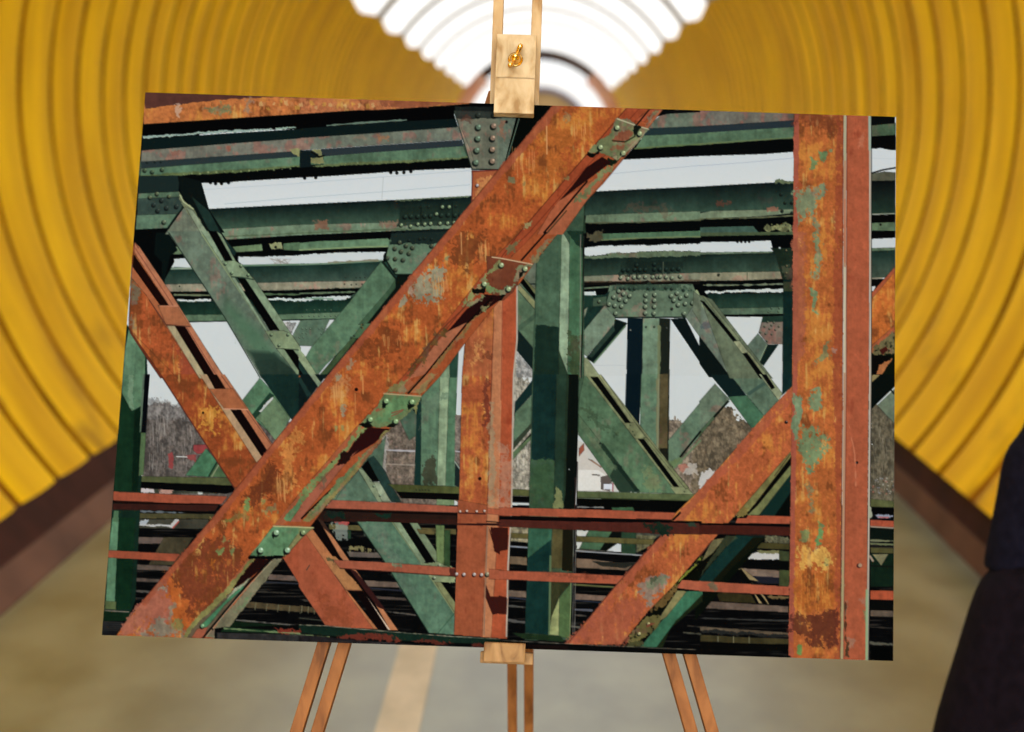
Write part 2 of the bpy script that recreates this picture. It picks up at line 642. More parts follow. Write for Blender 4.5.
def vnoise(sx, sy, X=None, Y=None):
    """smooth value noise in -1..1 with cells of sx by sy px"""
    X = PX if X is None else X
    Y = PY if Y is None else Y
    gw, gh = int(1100 / sx) + 4, int(800 / sy) + 4
    g = rng.uniform(-1, 1, (gh, gw)).astype(np.float32)
    x = (X + 40) / sx
    y = (Y + 20) / sy
    xi = np.clip(x.astype(np.int32), 0, gw - 2)
    yi = np.clip(y.astype(np.int32), 0, gh - 2)
    fx, fy = x - xi, y - yi
    fx = fx * fx * (3 - 2 * fx)
    fy = fy * fy * (3 - 2 * fy)
    a = g[yi, xi] * (1 - fx) + g[yi, xi + 1] * fx
    b = g[yi + 1, xi] * (1 - fx) + g[yi + 1, xi + 1] * fx
    return a * (1 - fy) + b * fy


N_FINE = vnoise(1.3, 1.3) * 0.6 + vnoise(2.6, 2.6) * 0.4
N_MID = vnoise(5, 5) * 0.6 + vnoise(2.5, 2.5) * 0.4
N_BLOT = vnoise(16, 16) * 0.5 + vnoise(8, 8) * 0.3 + vnoise(4, 4) * 0.25 + vnoise(2, 2) * 0.12
N_BIG = vnoise(45, 45) * 0.6 + vnoise(20, 24) * 0.4
N_VSTR = vnoise(1.8, 22) * 0.5 + vnoise(3.6, 34) * 0.4 + vnoise(1.2, 9) * 0.3
N_HSTR = vnoise(34, 1.6) * 0.6 + vnoise(16, 1.0) * 0.4
N_B2 = vnoise(11, 13) * 0.5 + vnoise(5.5, 6.5) * 0.35 + vnoise(2.4, 2.8) * 0.25
WX = vnoise(8, 8) * 0.55 + vnoise(3, 3) * 0.5 + vnoise(1.3, 1.3) * 0.38
WY = vnoise(8, 8) * 0.55 + vnoise(3, 3) * 0.5 + vnoise(1.3, 1.6) * 0.38
N_DET = vnoise(3.2, 4.5) * 0.5 + vnoise(1.5, 2.2) * 0.5 + vnoise(0.9, 0.9) * 0.25
PATCH = vnoise(2.2, 3.2) * 0.6 + vnoise(1.2, 1.2) * 0.5 + vnoise(5, 7) * 0.5


def tp(t, s):
    """points of a tile (row, column), or plain px when t is None"""
    out = []
    for q in s.split():
        a, b = q.split(',')
        a, b = float(a), float(b)
        if t is None:
            out.append((a, b))
        else:
            out.append((100 + 200 * (t % 10) + a / 5.12, 90 + 143 * (t // 10) + b / 5.12))
    return out


def window(pts, pad):
    xs = [p[0] for p in pts]
    ys = [p[1] for p in pts]
    us, vs = [], []
    for x in (min(xs) - pad, max(xs) + pad):
        for y in (min(ys) - pad, max(ys) + pad):
            q = HINV @ np.array([x, y, 1.0])
            us.append(q[0] / q[2])
            vs.append(q[1] / q[2])
    return (max(0, int(min(vs) * SSY) - 1), min(SSY, int(max(vs) * SSY) + 2), max(0, int(min(us) * SSX) - 1), min(SSX, int(max(us) * SSX) + 2))


def shade(tex, col, sl, x, y, pts, k):
    c = np.array(col, np.float32)
    if c.ndim == 2:                                   # two colours: from the upper to the lower edge of a girder
        s = -0.04
        d = [q[1] - s * q[0] for q in pts]
        t = np.clip(((y - s * x) - min(d)) / max(1e-3, max(d) - min(d)), 0, 1)[..., None]
        base = c[0] * (1 - t) + c[1] * t
    else:
        base = np.broadcast_to(c, x.shape + (3,)).copy()
    F, M_, B, G_, V, Hs, B2 = (n[sl][..., None] for n in (N_FINE, N_MID, N_BLOT, N_BIG, N_VSTR, N_HSTR, N_B2))
    if tex == 'f':
        return base * (1 + 0.03 * F)
    if tex == 's':
        return base + 1.2 * F
    if tex == 'g':                                    # green paint, k = how much red lead shows through
        base = base * (1 + 0.07 * F + 0.12 * M_ + 0.15 * B + 0.10 * G_ + 0.07 * V) * np.array([1.02, 0.93, 0.93], np.float32)
        m = np.clip((B2 + 0.25 * V + 0.3 * G_ - (0.46 - 0.62 * k)) * 4, 0, 1) * min(1, 0.3 + k) * (0.8 if k > 0 else 0)
        lum = base.mean(-1, keepdims=True)
        red = np.array([1.38, 0.90, 0.78], np.float32) * lum
        return base * (1 - m) + red * m
    if tex == 'r':                                    # flaking rust, k = how much dark rust
        D = N_DET[sl][..., None]
        out = base * (1 + 0.06 * F + 0.08 * M_ + 0.10 * B)
        m = np.clip((0.9 * B + 0.55 * V + 0.8 * G_ + 0.2 * D - 0.10) * 2.2, 0, 1)
        out = out * (1 - 0.6 * m) + 0.6 * m * np.array([206, 124, 48], np.float32)
        d = np.clip((B2 * 1.2 + 0.8 * G_ * -1 + 0.28 * D + 0.45 * V - 0.24 + 0.6 * k) * 1.9, 0, 1) * 0.72
        out = out * (1 - d) + d * np.array([108, 50, 26], np.float32)
        y_ = np.clip((V * 1.0 + 0.6 * B + 0.25 * D - 0.44) * 2.6, 0, 1) * 0.6
        out = out * (1 - y_) + y_ * np.array([210, 150, 88], np.float32)
        return out * (1 + 0.07 * F) * np.array([1.05, 1.14, 1.06], np.float32)
    if tex == 'o':                                    # flat red oxide paint
        out = base * (1 + 0.06 * F + 0.07 * M_ + 0.07 * B + 0.05 * V)
        out = out * np.array([0.97, 1.05, 1.0], np.float32)
        m = np.clip((B2 * 0.8 + V * 0.5 - 0.40 + 0.4 * k) * 2, 0, 1) * 0.55
        return out * (1 - m) + m * (base * np.array([0.72, 0.62, 0.6], np.float32))
    if tex == 'w':                                    # winter woodland
        t = np.clip(0.42 + 0.30 * M_ + 0.55 * N_DET[sl][..., None] + 0.35 * F + 0.25 * V + 0.3 * B2, 0, 1)
        return base * (0.68 + 0.55 * t)
    if tex == 'd':                                    # dark track bed with worn pale streaks
        t = np.clip((Hs - 0.28) * 2.4, 0, 1) * k
        return base * (1 + 0.3 * M_) + t * np.array([74, 66, 56], np.float32)
    return base


def poly(t, s, col, tex='g', k=0.0, warp=0.0, alpha=1.0):
    pts = tp(t, s) if isinstance(s, str) else s
    r0, r1, c0, c1 = window(pts, abs(warp) + 2)
    if r1 <= r0 or c1 <= c0:
        return
    sl = (slice(r0, r1), slice(c0, c1))
    x, y = PX[sl], PY[sl]
    qx, qy = (x + warp * WX[sl], y + warp * WY[sl]) if warp else (x, y)
    ins = np.zeros(x.shape, bool)
    n = len(pts)
    for i in range(n):
        (x1, y1), (x2, y2) = pts[i], pts[(i + 1) % n]
        if y1 == y2:
            continue
        cnd = ((y1 > qy) != (y2 > qy)) & (qx < (x2 - x1) * (qy - y1) / (y2 - y1) + x1)
        ins ^= cnd
    if not ins.any():
        return
    c = shade(tex, col, sl, x, y, pts, k)
    im = IMG[sl]
    if tex == 'h':
        cx_, cy_ = sum(p[0] for p in pts) / n, sum(p[1] for p in pts) / n
        d2 = np.full(x.shape, 1e9, np.float32)
        for i in range(n):
            (x1, y1), (x2, y2) = pts[i], pts[(i + 1) % n]
            L = (x2 - x1) ** 2 + (y2 - y1) ** 2 + 1e-9
            hh = np.clip(((x - x1) * (x2 - x1) + (y - y1) * (y2 - y1)) / L, 0, 1)
            d2 = np.minimum(d2, np.hypot(x - x1 - hh * (x2 - x1), y - y1 - hh * (y2 - y1)))
        al = (np.clip(d2 / (abs(k) + 0.01), 0, 1) * alpha)[..., None]
        al = np.broadcast_to(al, c.shape)[ins]
    elif warp > 1.5 and tex in 'gor':                   # worn patches break up instead of ending in a clean line
        cx_, cy_ = sum(p[0] for p in pts) / n, sum(p[1] for p in pts) / n
        rx = max(abs(p[0] - cx_) for p in pts) + 1
        ry = max(abs(p[1] - cy_) for p in pts) + 1
        rr = np.maximum(np.abs(x - cx_) / rx, np.abs(y - cy_) / ry)
        a = np.clip(1.5 - 0.75 * rr + 0.9 * PATCH[sl], 0.0, 1.0)
        al = (np.clip((a - 0.35) * 2.2, 0, 1) * alpha)[..., None]
        al = np.broadcast_to(al, c.shape)[ins]
    else:
        al = alpha
    im[ins] = im[ins] * (1 - al) + np.clip(c, 3, 252)[ins] * al
    if warp == 0 and alpha == 1.0 and tex in 'gor' and n >= 3:
        for (x1, y1), (x2, y2) in zip(pts, pts[1:] + pts[:1]):
            if abs(x1 - x2) < 7 and any(abs((x1 + x2) / 2 - b) < 3.5 for b in (300, 500, 700)):
                continue
            if abs(y1 - y2) < 7 and any(abs((y1 + y2) / 2 - b) < 4 for b in (233, 376, 519)):
                continue
            line(None, [(x1, y1), (x2, y2)], 0.7, (22, 22, 18), 0.28, 0.3)


def line(t, s, w, col, alpha=1.0, rough=0.0):
    pts = tp(t, s) if isinstance(s, str) else s
    r0, r1, c0, c1 = window(pts, w + 2)
    if r1 <= r0 or c1 <= c0:
        return
    sl = (slice(r0, r1), slice(c0, c1))
    x, y = PX[sl], PY[sl]
    dd = np.full(x.shape, 1e9, np.float32)
    for (x1, y1), (x2, y2) in zip(pts[:-1], pts[1:]):
        L = (x2 - x1) ** 2 + (y2 - y1) ** 2 + 1e-9
        h = np.clip(((x - x1) * (x2 - x1) + (y - y1) * (y2 - y1)) / L, 0, 1)
        dd = np.minimum(dd, np.hypot(x - x1 - h * (x2 - x1), y - y1 - h * (y2 - y1)))
    if rough:
        dd = dd + rough * N_MID[sl] * w
    m = np.clip((w / 2 - dd) * 2.5 + 0.5, 0, 1)[..., None] * alpha
    IMG[sl] = IMG[sl] * (1 - m) + m * np.array(col, np.float32)


def blob(cx, cy, r, col, alpha=1.0, soft=0.5):
    r0, r1, c0, c1 = window([(cx - r, cy - r), (cx + r, cy + r)], 2)
    if r1 <= r0 or c1 <= c0:
        return
    sl = (slice(r0, r1), slice(c0, c1))
    d = np.hypot(PX[sl] - cx, PY[sl] - cy)
    m = np.clip((r - d) / soft, 0, 1)[..., None] * alpha
    IMG[sl] = IMG[sl] * (1 - m) + m * np.array(col, np.float32)


def rivets(t, s, r, col=(120, 140, 118), dark=(16, 22, 20)):
    for (x, y) in tp(t, s):
        blob(x - 0.35 * r, y + 0.45 * r, r * 1.25, dark, 0.9, 0.7)
        blob(x, y, r, col, 1.0, 0.6)
        blob(x + 0.3 * r, y - 0.35 * r, r * 0.45, tuple(min(255, c * 1.45 + 20) for c in col), 0.9, 0.5)


BLK, DTEAL, GRN, LGRN, OLV = (7, 9, 10), (14, 30, 30), (74, 118, 92), (122, 160, 128), (112, 128, 84)
SKY = (212, 217, 220)
RUST, OXI, SALM = (172, 76, 38), (178, 82, 56), (192, 104, 74)

# sky, woodland, houses
poly(None, '90,80 910,80 910,300 90,300', SKY, 's')
poly(None, '90,300 910,300 910,520 90,520', (SKY, (206, 209, 208)), 's')
poly(None, '90,80 200,80 200,264 90,264', BLK, 'f')
poly(None, '140,404 152,401 170,404 182,408 215,411 260,414 300,428 300,520 140,520', (104, 94, 88), 'w', 0, 5)
poly(None, '140,400 152,398 170,401 190,405 215,409 215,420 140,418', (136, 130, 128), 'w', 0, 5, 0.6)
poly(None, '380,428 392,424 405,416 420,425 470,430 470,500 380,500', (122, 106, 92), 'w', 0, 5)
poly(None, '500,350 514,352 522,372 532,384 545,400 545,500 500,500', (168, 158, 140), 'w', 0, 5)
poly(None, '575,438 585,444 592,452 600,462 622,484 622,493 575,493', (200, 196, 188), 'f')
poly(None, '664,424 676,418 688,424 696,430 700,500 664,500', (140, 122, 104), 'w', 0, 5)
poly(None, '694,428 706,418 718,412 730,408 744,420 760,428 790,430 790,520 690,520', (118, 102, 80), 'w', 0, 6)
poly(None, '868,398 880,406 890,410 898,412 898,505 868,505', (104, 94, 74), 'w', 0, 4)
for i in range(34):                                   # bare birch trunks
    bx = 150 + 46 * rng.random()
    by = 424 + 48 * rng.random()
    line(None, [(bx, by), (bx + 3 * (rng.random() - 0.5), by - 8 - 12 * rng.random())], 0.6, (176, 166, 160), 0.5)
for i in range(40):
    bx = 700 + 88 * rng.random()
    by = 440 + 44 * rng.random()
    line(None, [(bx, by), (bx + 7 * (rng.random() - 0.5), by - 8 - 14 * rng.random())], 0.6, (78, 66, 54), 0.5)
for i in range(60):
    bx, by = 868 + 26 * rng.random(), 420 + 70 * rng.random()
    line(None, [(bx, by), (bx + 5 * (rng.random() - 0.5), by - 9)], 0.6, (146, 134, 112), 0.4)
for i in range(30):
    bx, by = 513 + 19 * rng.random(), 380 + 100 * rng.random()
    line(None, [(bx, by), (bx + 4 * (rng.random() - 0.5), by - 14)], 0.7, (216, 208, 196), 0.5)
for i in range(40):
    bx, by = 384 + 34 * rng.random(), 430 + 50 * rng.random()
    blob(bx, by, 0.5 + 1.1 * rng.random(), (168, 130, 118), 0.5)
# red roofs and house walls
poly(20, '480,352 545,350 560,392 500,398 480,380', (160, 58, 62), 'o')
poly(20, '350,395 375,385 380,440 372,480 358,470', (158, 62, 64), 'o', 0, 1.5)
poly(20, '440,408 480,395 500,400 490,440 455,430', (150, 66, 66), 'o', 0, 1.5)
line(20, '395,412 448,414', 1.0, (204, 200, 196))
poly(22, '400,440 432,330 446,370 452,420 520,468 560,510 560,560 400,560', (206, 196, 186), 'f')
poly(22, '404,370 428,345 430,380 404,410', (170, 80, 60), 'o')
poly(22, '452,425 470,430 520,465 515,468', (196, 120, 92), 'o')
poly(22, '400,480 500,480 560,520 560,585 400,585', (226, 220, 212), 'f')
poly(22, '470,500 512,504 510,512 470,508', (120, 110, 104), 'f')
poly(22, '515,515 560,505 575,560 560,590 515,580', (96, 84, 78), 'f')
poly(22, '530,552 575,552 575,580 530,580', (214, 216, 226), 'f')
line(22, '577,548 577,588', 1.0, (150, 50, 60))
poly(22, '915,450 1010,440 1010,500 950,510', (196, 186, 176), 'f', 0, 3, 0.7)
poly(22, '915,455 945,440 960,470 930,490', (180, 90, 74), 'o', 0, 2, 0.7)
poly(23, '0,500 45,480 75,490 40,560 0,580', (206, 200, 196), 'f', 0, 3, 0.9)
poly(21, '425,300 450,300 452,350 440,520 425,500', (190, 186, 182), 'f', 0, 2, 0.5)
line(21, '420,378 590,384', 1.4, (190, 188, 196), 0.8, 0.5)
line(21, '430,450 590,456', 1.0, (176, 160, 146), 0.7, 0.5)
for i in range(50):
    blob(872 + 21 * rng.random(), 478 + 16 * rng.random(), 0.5 + 0.7 * rng.random(), ((176, 96, 80), (150, 156, 176), (196, 190, 176))[i % 3], 0.6)

# track bed and the bridge deck seen through the rails
poly(None, '90,505 910,505 910,700 90,700', (9, 9, 10), 'd', 0.5)
poly(20, '205,570 650,585 640,602 205,600', (70, 72, 60), 'w')
poly(20, '212,572 278,572 278,598 212,595', (206, 190, 190), 'f', 0, 2)
poly(20, '300,575 370,578 372,606 304,602', (188, 130, 122), 'o', 0, 2)
poly(20, '505,585 528,585 524,606 505,606', (196, 196, 190), 'f', 0, 1)
poly(30, '190,0 560,0 560,50 190,45', (62, 66, 54), 'g')
poly(30, '208,0 250,0 248,24 210,24', (170, 176, 184), 'f', 0, 2)
poly(30, '205,32 345,38 372,44 405,8 400,0 385,0 365,30 300,26 210,26', (190, 186, 184), 'f', 0, 1)
line(30, '375,45 405,12', 1.3, (176, 70, 60))
poly(30, '185,90 460,95 440,125 190,125', (92, 84, 76), 'g')
poly(30, '330,92 480,92 390,235 250,235', (70, 68, 48), 'g')
poly(30, '170,230 380,240 360,262 165,258', (100, 92, 82), 'g')
poly(30, '165,298 310,306 305,322 160,318', (88, 80, 72), 'g')
line(30, '160,365 290,376', 1.6, (96, 90, 84), 0.8, 0.6)
line(30, '160,400 270,408', 1.0, (60, 56, 52), 0.8, 0.6)
poly(30, '870,280 1024,292 1024,318 860,308', (112, 100, 88), 'g')
line(30, '830,320 1024,330', 1.3, (48, 52, 62), 0.9)
line(30, '800,370 1024,380', 1.2, (64, 58, 50), 0.8, 0.6)
poly(30, '760,420 1024,445 1024,475 735,450', (78, 72, 48), 'g')
for i in range(5):
    line(30, '%d,%d %d,%d' % (800 + i * 58, 428 + i * 5, 795 + i * 58, 462 + i * 5), 0.8, (130, 124, 92), 0.8)
line(30, '700,515 1024,545', 1.2, (110, 104, 96), 0.9, 0.5)
poly(30, '690,520 1024,548 1024,580 660,556', (14, 34, 22), 'g')
# deck right of the crossing
poly(31, '150,25 800,50 800,78 150,52', (96, 94, 54), 'g')
poly(31, '165,0 250,0 250,100 190,100', (150, 160, 150), 'f', 0, 4, 0.7)
line(31, '185,10 240,16', 3.0, (190, 70, 66), 0.8, 0.8)
poly(31, '245,55 262,55 262,100 245,100', (34, 66, 48), 'g')
poly(31, '190,108 800,140 800,165 200,140', (8, 8, 9), 'f')
poly(31, '240,165 420,172 430,198 255,192', (96, 92, 84), 'g')
poly(31, '250,140 300,146 360,150 360,168 260,160', (120, 120, 78), 'g', 0, 3)
poly(31, '330,312 500,322 525,350 350,345', (112, 100, 86), 'g')
poly(31, '380,392 540,402 548,416 400,408', (84, 76, 68), 'g')
line(31, '355,352 525,366', 1.4, (44, 46, 60), 0.9)
line(31, '440,470 590,490', 1.3, (110, 102, 92), 0.8, 0.6)
line(31, '0,410 60,420', 1.4, (70, 64, 58), 0.8, 0.6)
poly(31, '0,440 80,452 100,480 0,470', (74, 68, 46), 'g')
for i in range(3):
    line(31, '%d,%d %d,%d' % (12 + i * 32, 444 + i * 4, 10 + i * 32, 476 + i * 4), 0.8, (128, 122, 92), 0.8)
line(31, '0,505 120,518', 1.2, (70, 72, 60), 0.8)
# between the centre column and the green column
poly(32, '55,35 145,40 145,120 55,112', (150, 138, 110), 'w')
poly(32, '55,70 145,74 145,100 55,96', (92, 90, 48), 'g')
line(32, '45,138 140,145', 1.6, (150, 154, 166), 0.9)
poly(32, '40,188 138,195 138,235 40,228', (104, 92, 70), 'g')
poly(32, '40,148 140,152 140,190 40,186', (9, 9, 10), 'f')
poly(32, '40,362 135,368 135,402 40,395', (112, 100, 84), 'g')
line(32, '40,398 135,410', 1.2, (54, 58, 76), 0.9)
line(32, '40,442 130,450', 1.5, (100, 96, 90), 0.8, 0.5)
line(32, '40,516 130,528', 2.2, (104, 100, 96), 0.8, 0.5)
# right of the green column
poly(32, '390,50 800,70 830,75 700,170 390,160', (74, 72, 62), 'w')
poly(32, '390,55 460,55 400,150 390,150', (206, 204, 196), 'f', 0, 2)
poly(32, '455,55 600,58 520,158 405,150', (62, 110, 80), 'g')
poly(32, '600,125 622,128 622,168 545,162', (204, 206, 208), 'f')
poly(32, '575,60 622,62 622,120 600,118 545,162 510,158', (12, 16, 14), 'f')
poly(32, '620,60 695,64 695,185 620,178', (40, 74, 54), 'g')
poly(32, '697,80 800,86 760,140 700,170', (112, 106, 74), 'w')
poly(32, '390,86 790,104 780,130 390,116', (92, 92, 50), 'g')
line(32, '390,162 730,185', 1.4, (166, 166, 168), 0.9)
poly(32, '390,168 735,188 715,212 390,200', (9, 9, 10), 'f')
poly(32, '390,200 470,205 680,232 650,262 390,248', (112, 98, 78), 'g')
poly(32, '470,215 700,225 640,250 520,240', (38, 38, 32), 'f')
poly(32, '390,250 660,262 640,282 390,270', (8, 8, 9), 'f')
line(32, '380,334 590,348', 1.8, (104, 104, 60), 0.9)
poly(32, '385,380 545,392 525,418 385,410', (110, 96, 82), 'g')
line(32, '385,414 520,426', 1.0, (46, 56, 76), 0.9)
line(32, '385,462 470,466', 1.6, (108, 108, 120), 0.8, 0.5)
line(32, '385,490 440,494', 1.4, (96, 86, 76), 0.8, 0.5)
line(32, '365,548 405,553', 1.6, (110, 104, 92), 0.8, 0.5)
line(32, '940,580 1024,586', 1.4, (92, 88, 72), 0.8, 0.5)
line(32, '960,545 1024,552', 1.0, (66, 60, 50), 0.8, 0.5)
# deck under the lower right diagonal
poly(33, '330,85 455,92 455,125 330,122', (112, 108, 80), 'w', 0, 3)
poly(33, '295,118 455,126 455,156 270,148', (70, 70, 36), 'g')
poly(33, '260,172 404,172 404,206 240,202', (198, 192, 188), 'f', 0, 1)
poly(33, '290,160 404,160 404,176 300,174', (120, 116, 76), 'f', 0, 1)
poly(33, '404,160 455,165 455,220 404,215', (58, 72, 44), 'g')
poly(33, '215,205 455,215 455,255 215,245', (8, 9, 9), 'f')
poly(33, '205,250 405,262 405,300 240,290', (120, 108, 92), 'g')
poly(33, '265,290 405,298 405,330 290,325', (30, 30, 40), 'f')
poly(33, '404,258 455,262 455,345 404,340', (60, 74, 42), 'g')
poly(33, '80,372 260,385 285,430 100,420', (48, 46, 24), 'g')
poly(33, '180,262 210,255 300,430 352,435 330,395 250,310 300,318 215,250 182,256', (134, 124, 84), 'g')
poly(33, '190,262 210,255 345,432 318,432', (10, 10, 8), 'f')
poly(33, '335,385 450,395 450,406 345,402', (96, 84, 52), 'g', 0, 2)
poly(33, '50,420 450,445 450,476 20,456', (94, 84, 72), 'g')
line(33, '0,505 450,520', 1.2, (70, 68, 64), 0.8, 0.6)
poly(33, '0,548 450,580 450,602 0,572', (92, 84, 66), 'g')
poly(33, '0,562 450,592 450,604 0,582', (36, 36, 34), 'f', 0, 2)
poly(33, '0,590 250,605 455,612 455,640 0,628', (62, 60, 34), 'g')
for i in range(3):
    line(33, '%d,600 %d,632' % (90 + i * 80, 90 + i * 80), 0.8, (150, 144, 112), 0.8)
poly(33, '0,625 455,642 455,675 0,668', (9, 9, 8), 'f')
line(33, '0,676 450,700', 0.9, (92, 88, 84), 0.7, 0.4)
# strip right of the right column
poly(33, '870,40 992,45 992,110 870,105', (12, 22, 18), 'g')
line(33, '870,108 990,112', 1.5, (130, 130, 96), 0.9, 0.6)
line(33, '870,126 990,130', 1.5, (110, 116, 80), 0.9, 0.6)
poly(33, '870,145 990,148 990,175 870,172', (74, 76, 42), 'g')
poly(33, '870,175 990,178 990,345 870,345', (14, 36, 26), 'g')
poly(33, '878,178 962,178 925,238', (112, 116, 84), 'g')
line(33, '868,238 990,244', 1.4, (16, 20, 16), 1)
poly(33, '870,412 990,415 990,465 870,462', (10, 11, 10), 'f')
poly(33, '870,465 990,468 990,500 870,496', (92, 84, 70), 'g')
line(33, '870,550 990,558', 1.2, (66, 58, 50), 0.8, 0.5)
line(33, '870,632 990,642', 3.0, (96, 92, 78), 0.9, 0.6)
poly(33, '870,650 990,655 990,730 870,730', (5, 6, 6), 'f')

# ---- overhead girders, far to near.  left bay
poly(None, '160,268 420,258 420,300 160,303', ((16, 40, 38), (60, 94, 80)))
poly(10, '330,165 470,180 560,330 395,345 345,190', (30, 62, 56))
poly(None, '165,303 400,296 400,315 180,320', ((14, 42, 38), (34, 80, 64)))                     # farthest girder web
poly(None, '180,315 280,314.5 352,312 345,319 280,321 187,321.5', (92, 136, 106))
line(None, '187,322 345,319', 1.0, (12, 22, 20))
poly(None, '165,268.5 250,265 300,264 388,259 390,281.5 300,282 260,283.5 165,285', ((20, 52, 48), (64, 96, 84)))
poly(None, '165,284.5 260,283 300,282 372,281 360,288 300,290 265,291 167,292', (146, 154, 128), 'g', 0.35)
poly(None, '165,292 265,291 362,288 350,297 300,299 180,301.5 165,301', BLK, 'f', 0, 1)
line(10, '385,318 560,320', 1.4, (120, 130, 96), 0.9, 0.5)
line(10, '845,314 1024,316', 1.6, (84, 112, 80), 0.9, 0.5)
line(11, '0,311 280,303', 1.6, (104, 126, 96), 0.9, 0.5)
poly(10, '395,340 480,342 568,338 570,350 480,352 398,350', (214, 218, 218), 's', 0, 1)
poly(10, '860,336 1024,334 1024,345 862,348', (206, 214, 212), 's', 0, 1.5)
poly(11, '0,332 60,330 170,326 262,322 262,336 170,345 0,347', (204, 210, 210), 's', 0, 1.5)
line(11, '30,335 170,338', 1.4, (110, 150, 126), 0.9, 0.5)
poly(None, '152,242 240,236.5 300,234 400,230 470,226 470,262 300,262 152,265', BLK, 'f')
poly(10, '345,176 350,160 365,135 440,130 470,178', (208, 214, 216), 's')
line(10, '345,184 475,182', 1.8, (140, 162, 140))
poly(10, '710,122 860,122 1024,116 1024,164 740,166 715,150', (204, 210, 212), 's', 0, 0.8)
line(10, '735,168 1024,162', 1.8, (96, 132, 108))
poly(11, '0,114 200,100 440,97 430,112 428,140 330,148 200,155 0,160', (206, 212, 214), 's', 0, 0.8)
line(11, '0,163 150,158 420,143', 1.6, (110, 140, 116))
line(11, '150,152 400,140', 1.6, (128, 120, 92), 0.8, 0.8)
for i in range(16):
    line(None, [(270 + 20 * rng.random(), 264), (268 + 24 * rng.random(), 259)], 0.5, (150, 140, 132), 0.7)
poly(10, '290,78 420,66 430,110 290,112', (88, 122, 90), 'g', 0.1)
poly(10, '680,72 830,58 835,92 700,100', (102, 140, 100), 'g', 0.1)
poly(10, '940,55 1024,48 1024,92 940,88', (84, 130, 96))
poly(11, '0,52 100,42 200,40 450,28 462,38 455,72 300,76 0,92', (96, 150, 114), 'g', 0.05)
line(11, '0,88 300,74 455,70', 1.6, (132, 156, 108))
poly(10, '865,55 930,48 938,84 880,84', (148, 166, 116), 'g', 0, 1)
blob(276, 247.5, 1.6, (20, 24, 20)), blob(162.5, 249, 1.0, (14, 20, 16)), blob(180, 286.5, 1.0, (14, 20, 16))
rivets(11, '235,228 290,228 310,228 335,228 230,262 265,265 290,262 320,262', 0.8, (60, 60, 50))
rivets(11, '35,395 75,395 100,395 130,395 160,395 15,425 50,425 75,425 100,425 130,425 160,425 185,425', 0.8, (120, 140, 116))
# left gusset far away
poly(11, '0,448 155,440 100,560 60,580 0,578', (80, 118, 98), 'g', 0.2)
poly(10, '985,530 1024,455 1024,640 1000,600', (86, 118, 98), 'g', 0.2)
poly(10, '940,458 1000,456 990,520 950,495', (176, 172, 168), 'w', 0, 2)
rivets(11, '15,490 35,490 55,490 15,512 35,515 0,535 20,535 100,490 120,490 140,490 110,515 130,515', 0.75, (130, 150, 126))
poly(11, '20,635 60,582 78,584 40,645', (206, 212, 214), 's')

# second girder (left bay)
poly(None, '200,209.5 300,204.5 472,196.4 475,224 401,223 300,226 221,230 206,212', ((10, 24, 26), (66, 108, 88)), 'g', 0.05)
poly(None, '219,229.5 300,225 401,222.5 475,220 475,228 400,231 300,235.5 227,240 221,236', (108, 146, 118), 'g', 0.45)
poly(10, '285,20 370,15 385,40 285,52', (128, 158, 128))
poly(10, '285,50 390,45 405,70 285,74', BLK, 'f')
line(None, '225,237 300,233.5 395,229.5 420,230', 1.2, (84, 104, 74), 0.9, 0.6)
poly(1, '70,665 150,668 145,715 80,712', (150, 88, 70), 'o', 0, 3, 0.8)
poly(1, '410,680 520,676 515,700 420,705', (146, 96, 80), 'o', 0, 3, 0.7)
poly(1, '520,600 880,580 870,690 500,700', (26, 44, 38), 'g', 0, 1, 0.75)
rivets(1, '540,650 570,648 605,648 640,646 670,645 725,642 760,640 795,642 825,640', 2.1, (34, 52, 44), (10, 14, 14))
rivets(1, '700,636 730,600 765,600 520,692 568,698 605,688 640,688 670,685 718,684 757,683 790,680', 1.9, (120, 140, 104))
rivets(1, '620,600 660,598 800,595', 1.5, (30, 46, 40))
line(1, '620,590 620,700', 0.7, (12, 20, 18))
line(1, '780,580 780,690', 0.7, (12, 20, 18))
poly(1, '490,560 570,546 640,540 830,532 870,545 870,550 640,562 490,572', (86, 112, 84), 'g', 0.1, 1.5)
# sky between first and second girder
poly(None, '200.6,183.4 212,183 222,182 238,181.5 300,177.9 390,172.5 418,170 470,168 472,196 400,200 300,204.6 206.4,209.4', ((212, 216, 220), (218, 222, 225)), 's')
line(0, '530,512 1024,480', 0.5, (176, 192, 206), 0.8)
line(0, '640,585 1024,553', 0.5, (150, 176, 196), 0.8)
line(1, '0,478 870,415', 0.5, (160, 182, 200), 0.8)
line(1, '0,553 400,525 870,487', 0.5, (150, 176, 196), 0.8)
line(1, '427,450 420,560', 0.7, (180, 184, 188), 0.8)
# first girder and the deep shadow under it
poly(None, '136,174 300,165 475,158 475,168.2 420,170.5 392,172 375,173.5 330,176.5 300,178 238,181.8 222,183.5 212,183 200,183.4 206,209 211,216 230,245 150,245 130,245', BLK, 'f')
for cx_, cy_ in ((211, 183), (216, 184), (222, 184), (229, 183), (391, 173), (397, 173.4), (404, 173), (411, 172), (305, 178.5), (316, 178)):
    blob(cx_, cy_, 1.9, BLK)
poly(None, '141,160 300,152 470,144 470,158 300,166 138,176', (66, 108, 82), 'g', 0.1)
poly(0, '212,405 1024,342 1024,392 700,412 400,432 208,442', (82, 132, 104), 'g', 0.05)
poly(0, '400,425 700,410 860,398 1024,388 1024,396 860,410 700,425 480,436 210,450 210,440', (92, 118, 72), 'g', 0, 1)
for a_ in range(14):
    blob(184 + a_ * 8.2, 173.9 - a_ * 0.42 + rng.random(), 0.8 + 0.6 * rng.random(), (150, 164, 110), 0.8)
poly(1, '120,335 835,288 858,350 700,360 400,378 120,388', (82, 130, 102), 'g', 0.1)
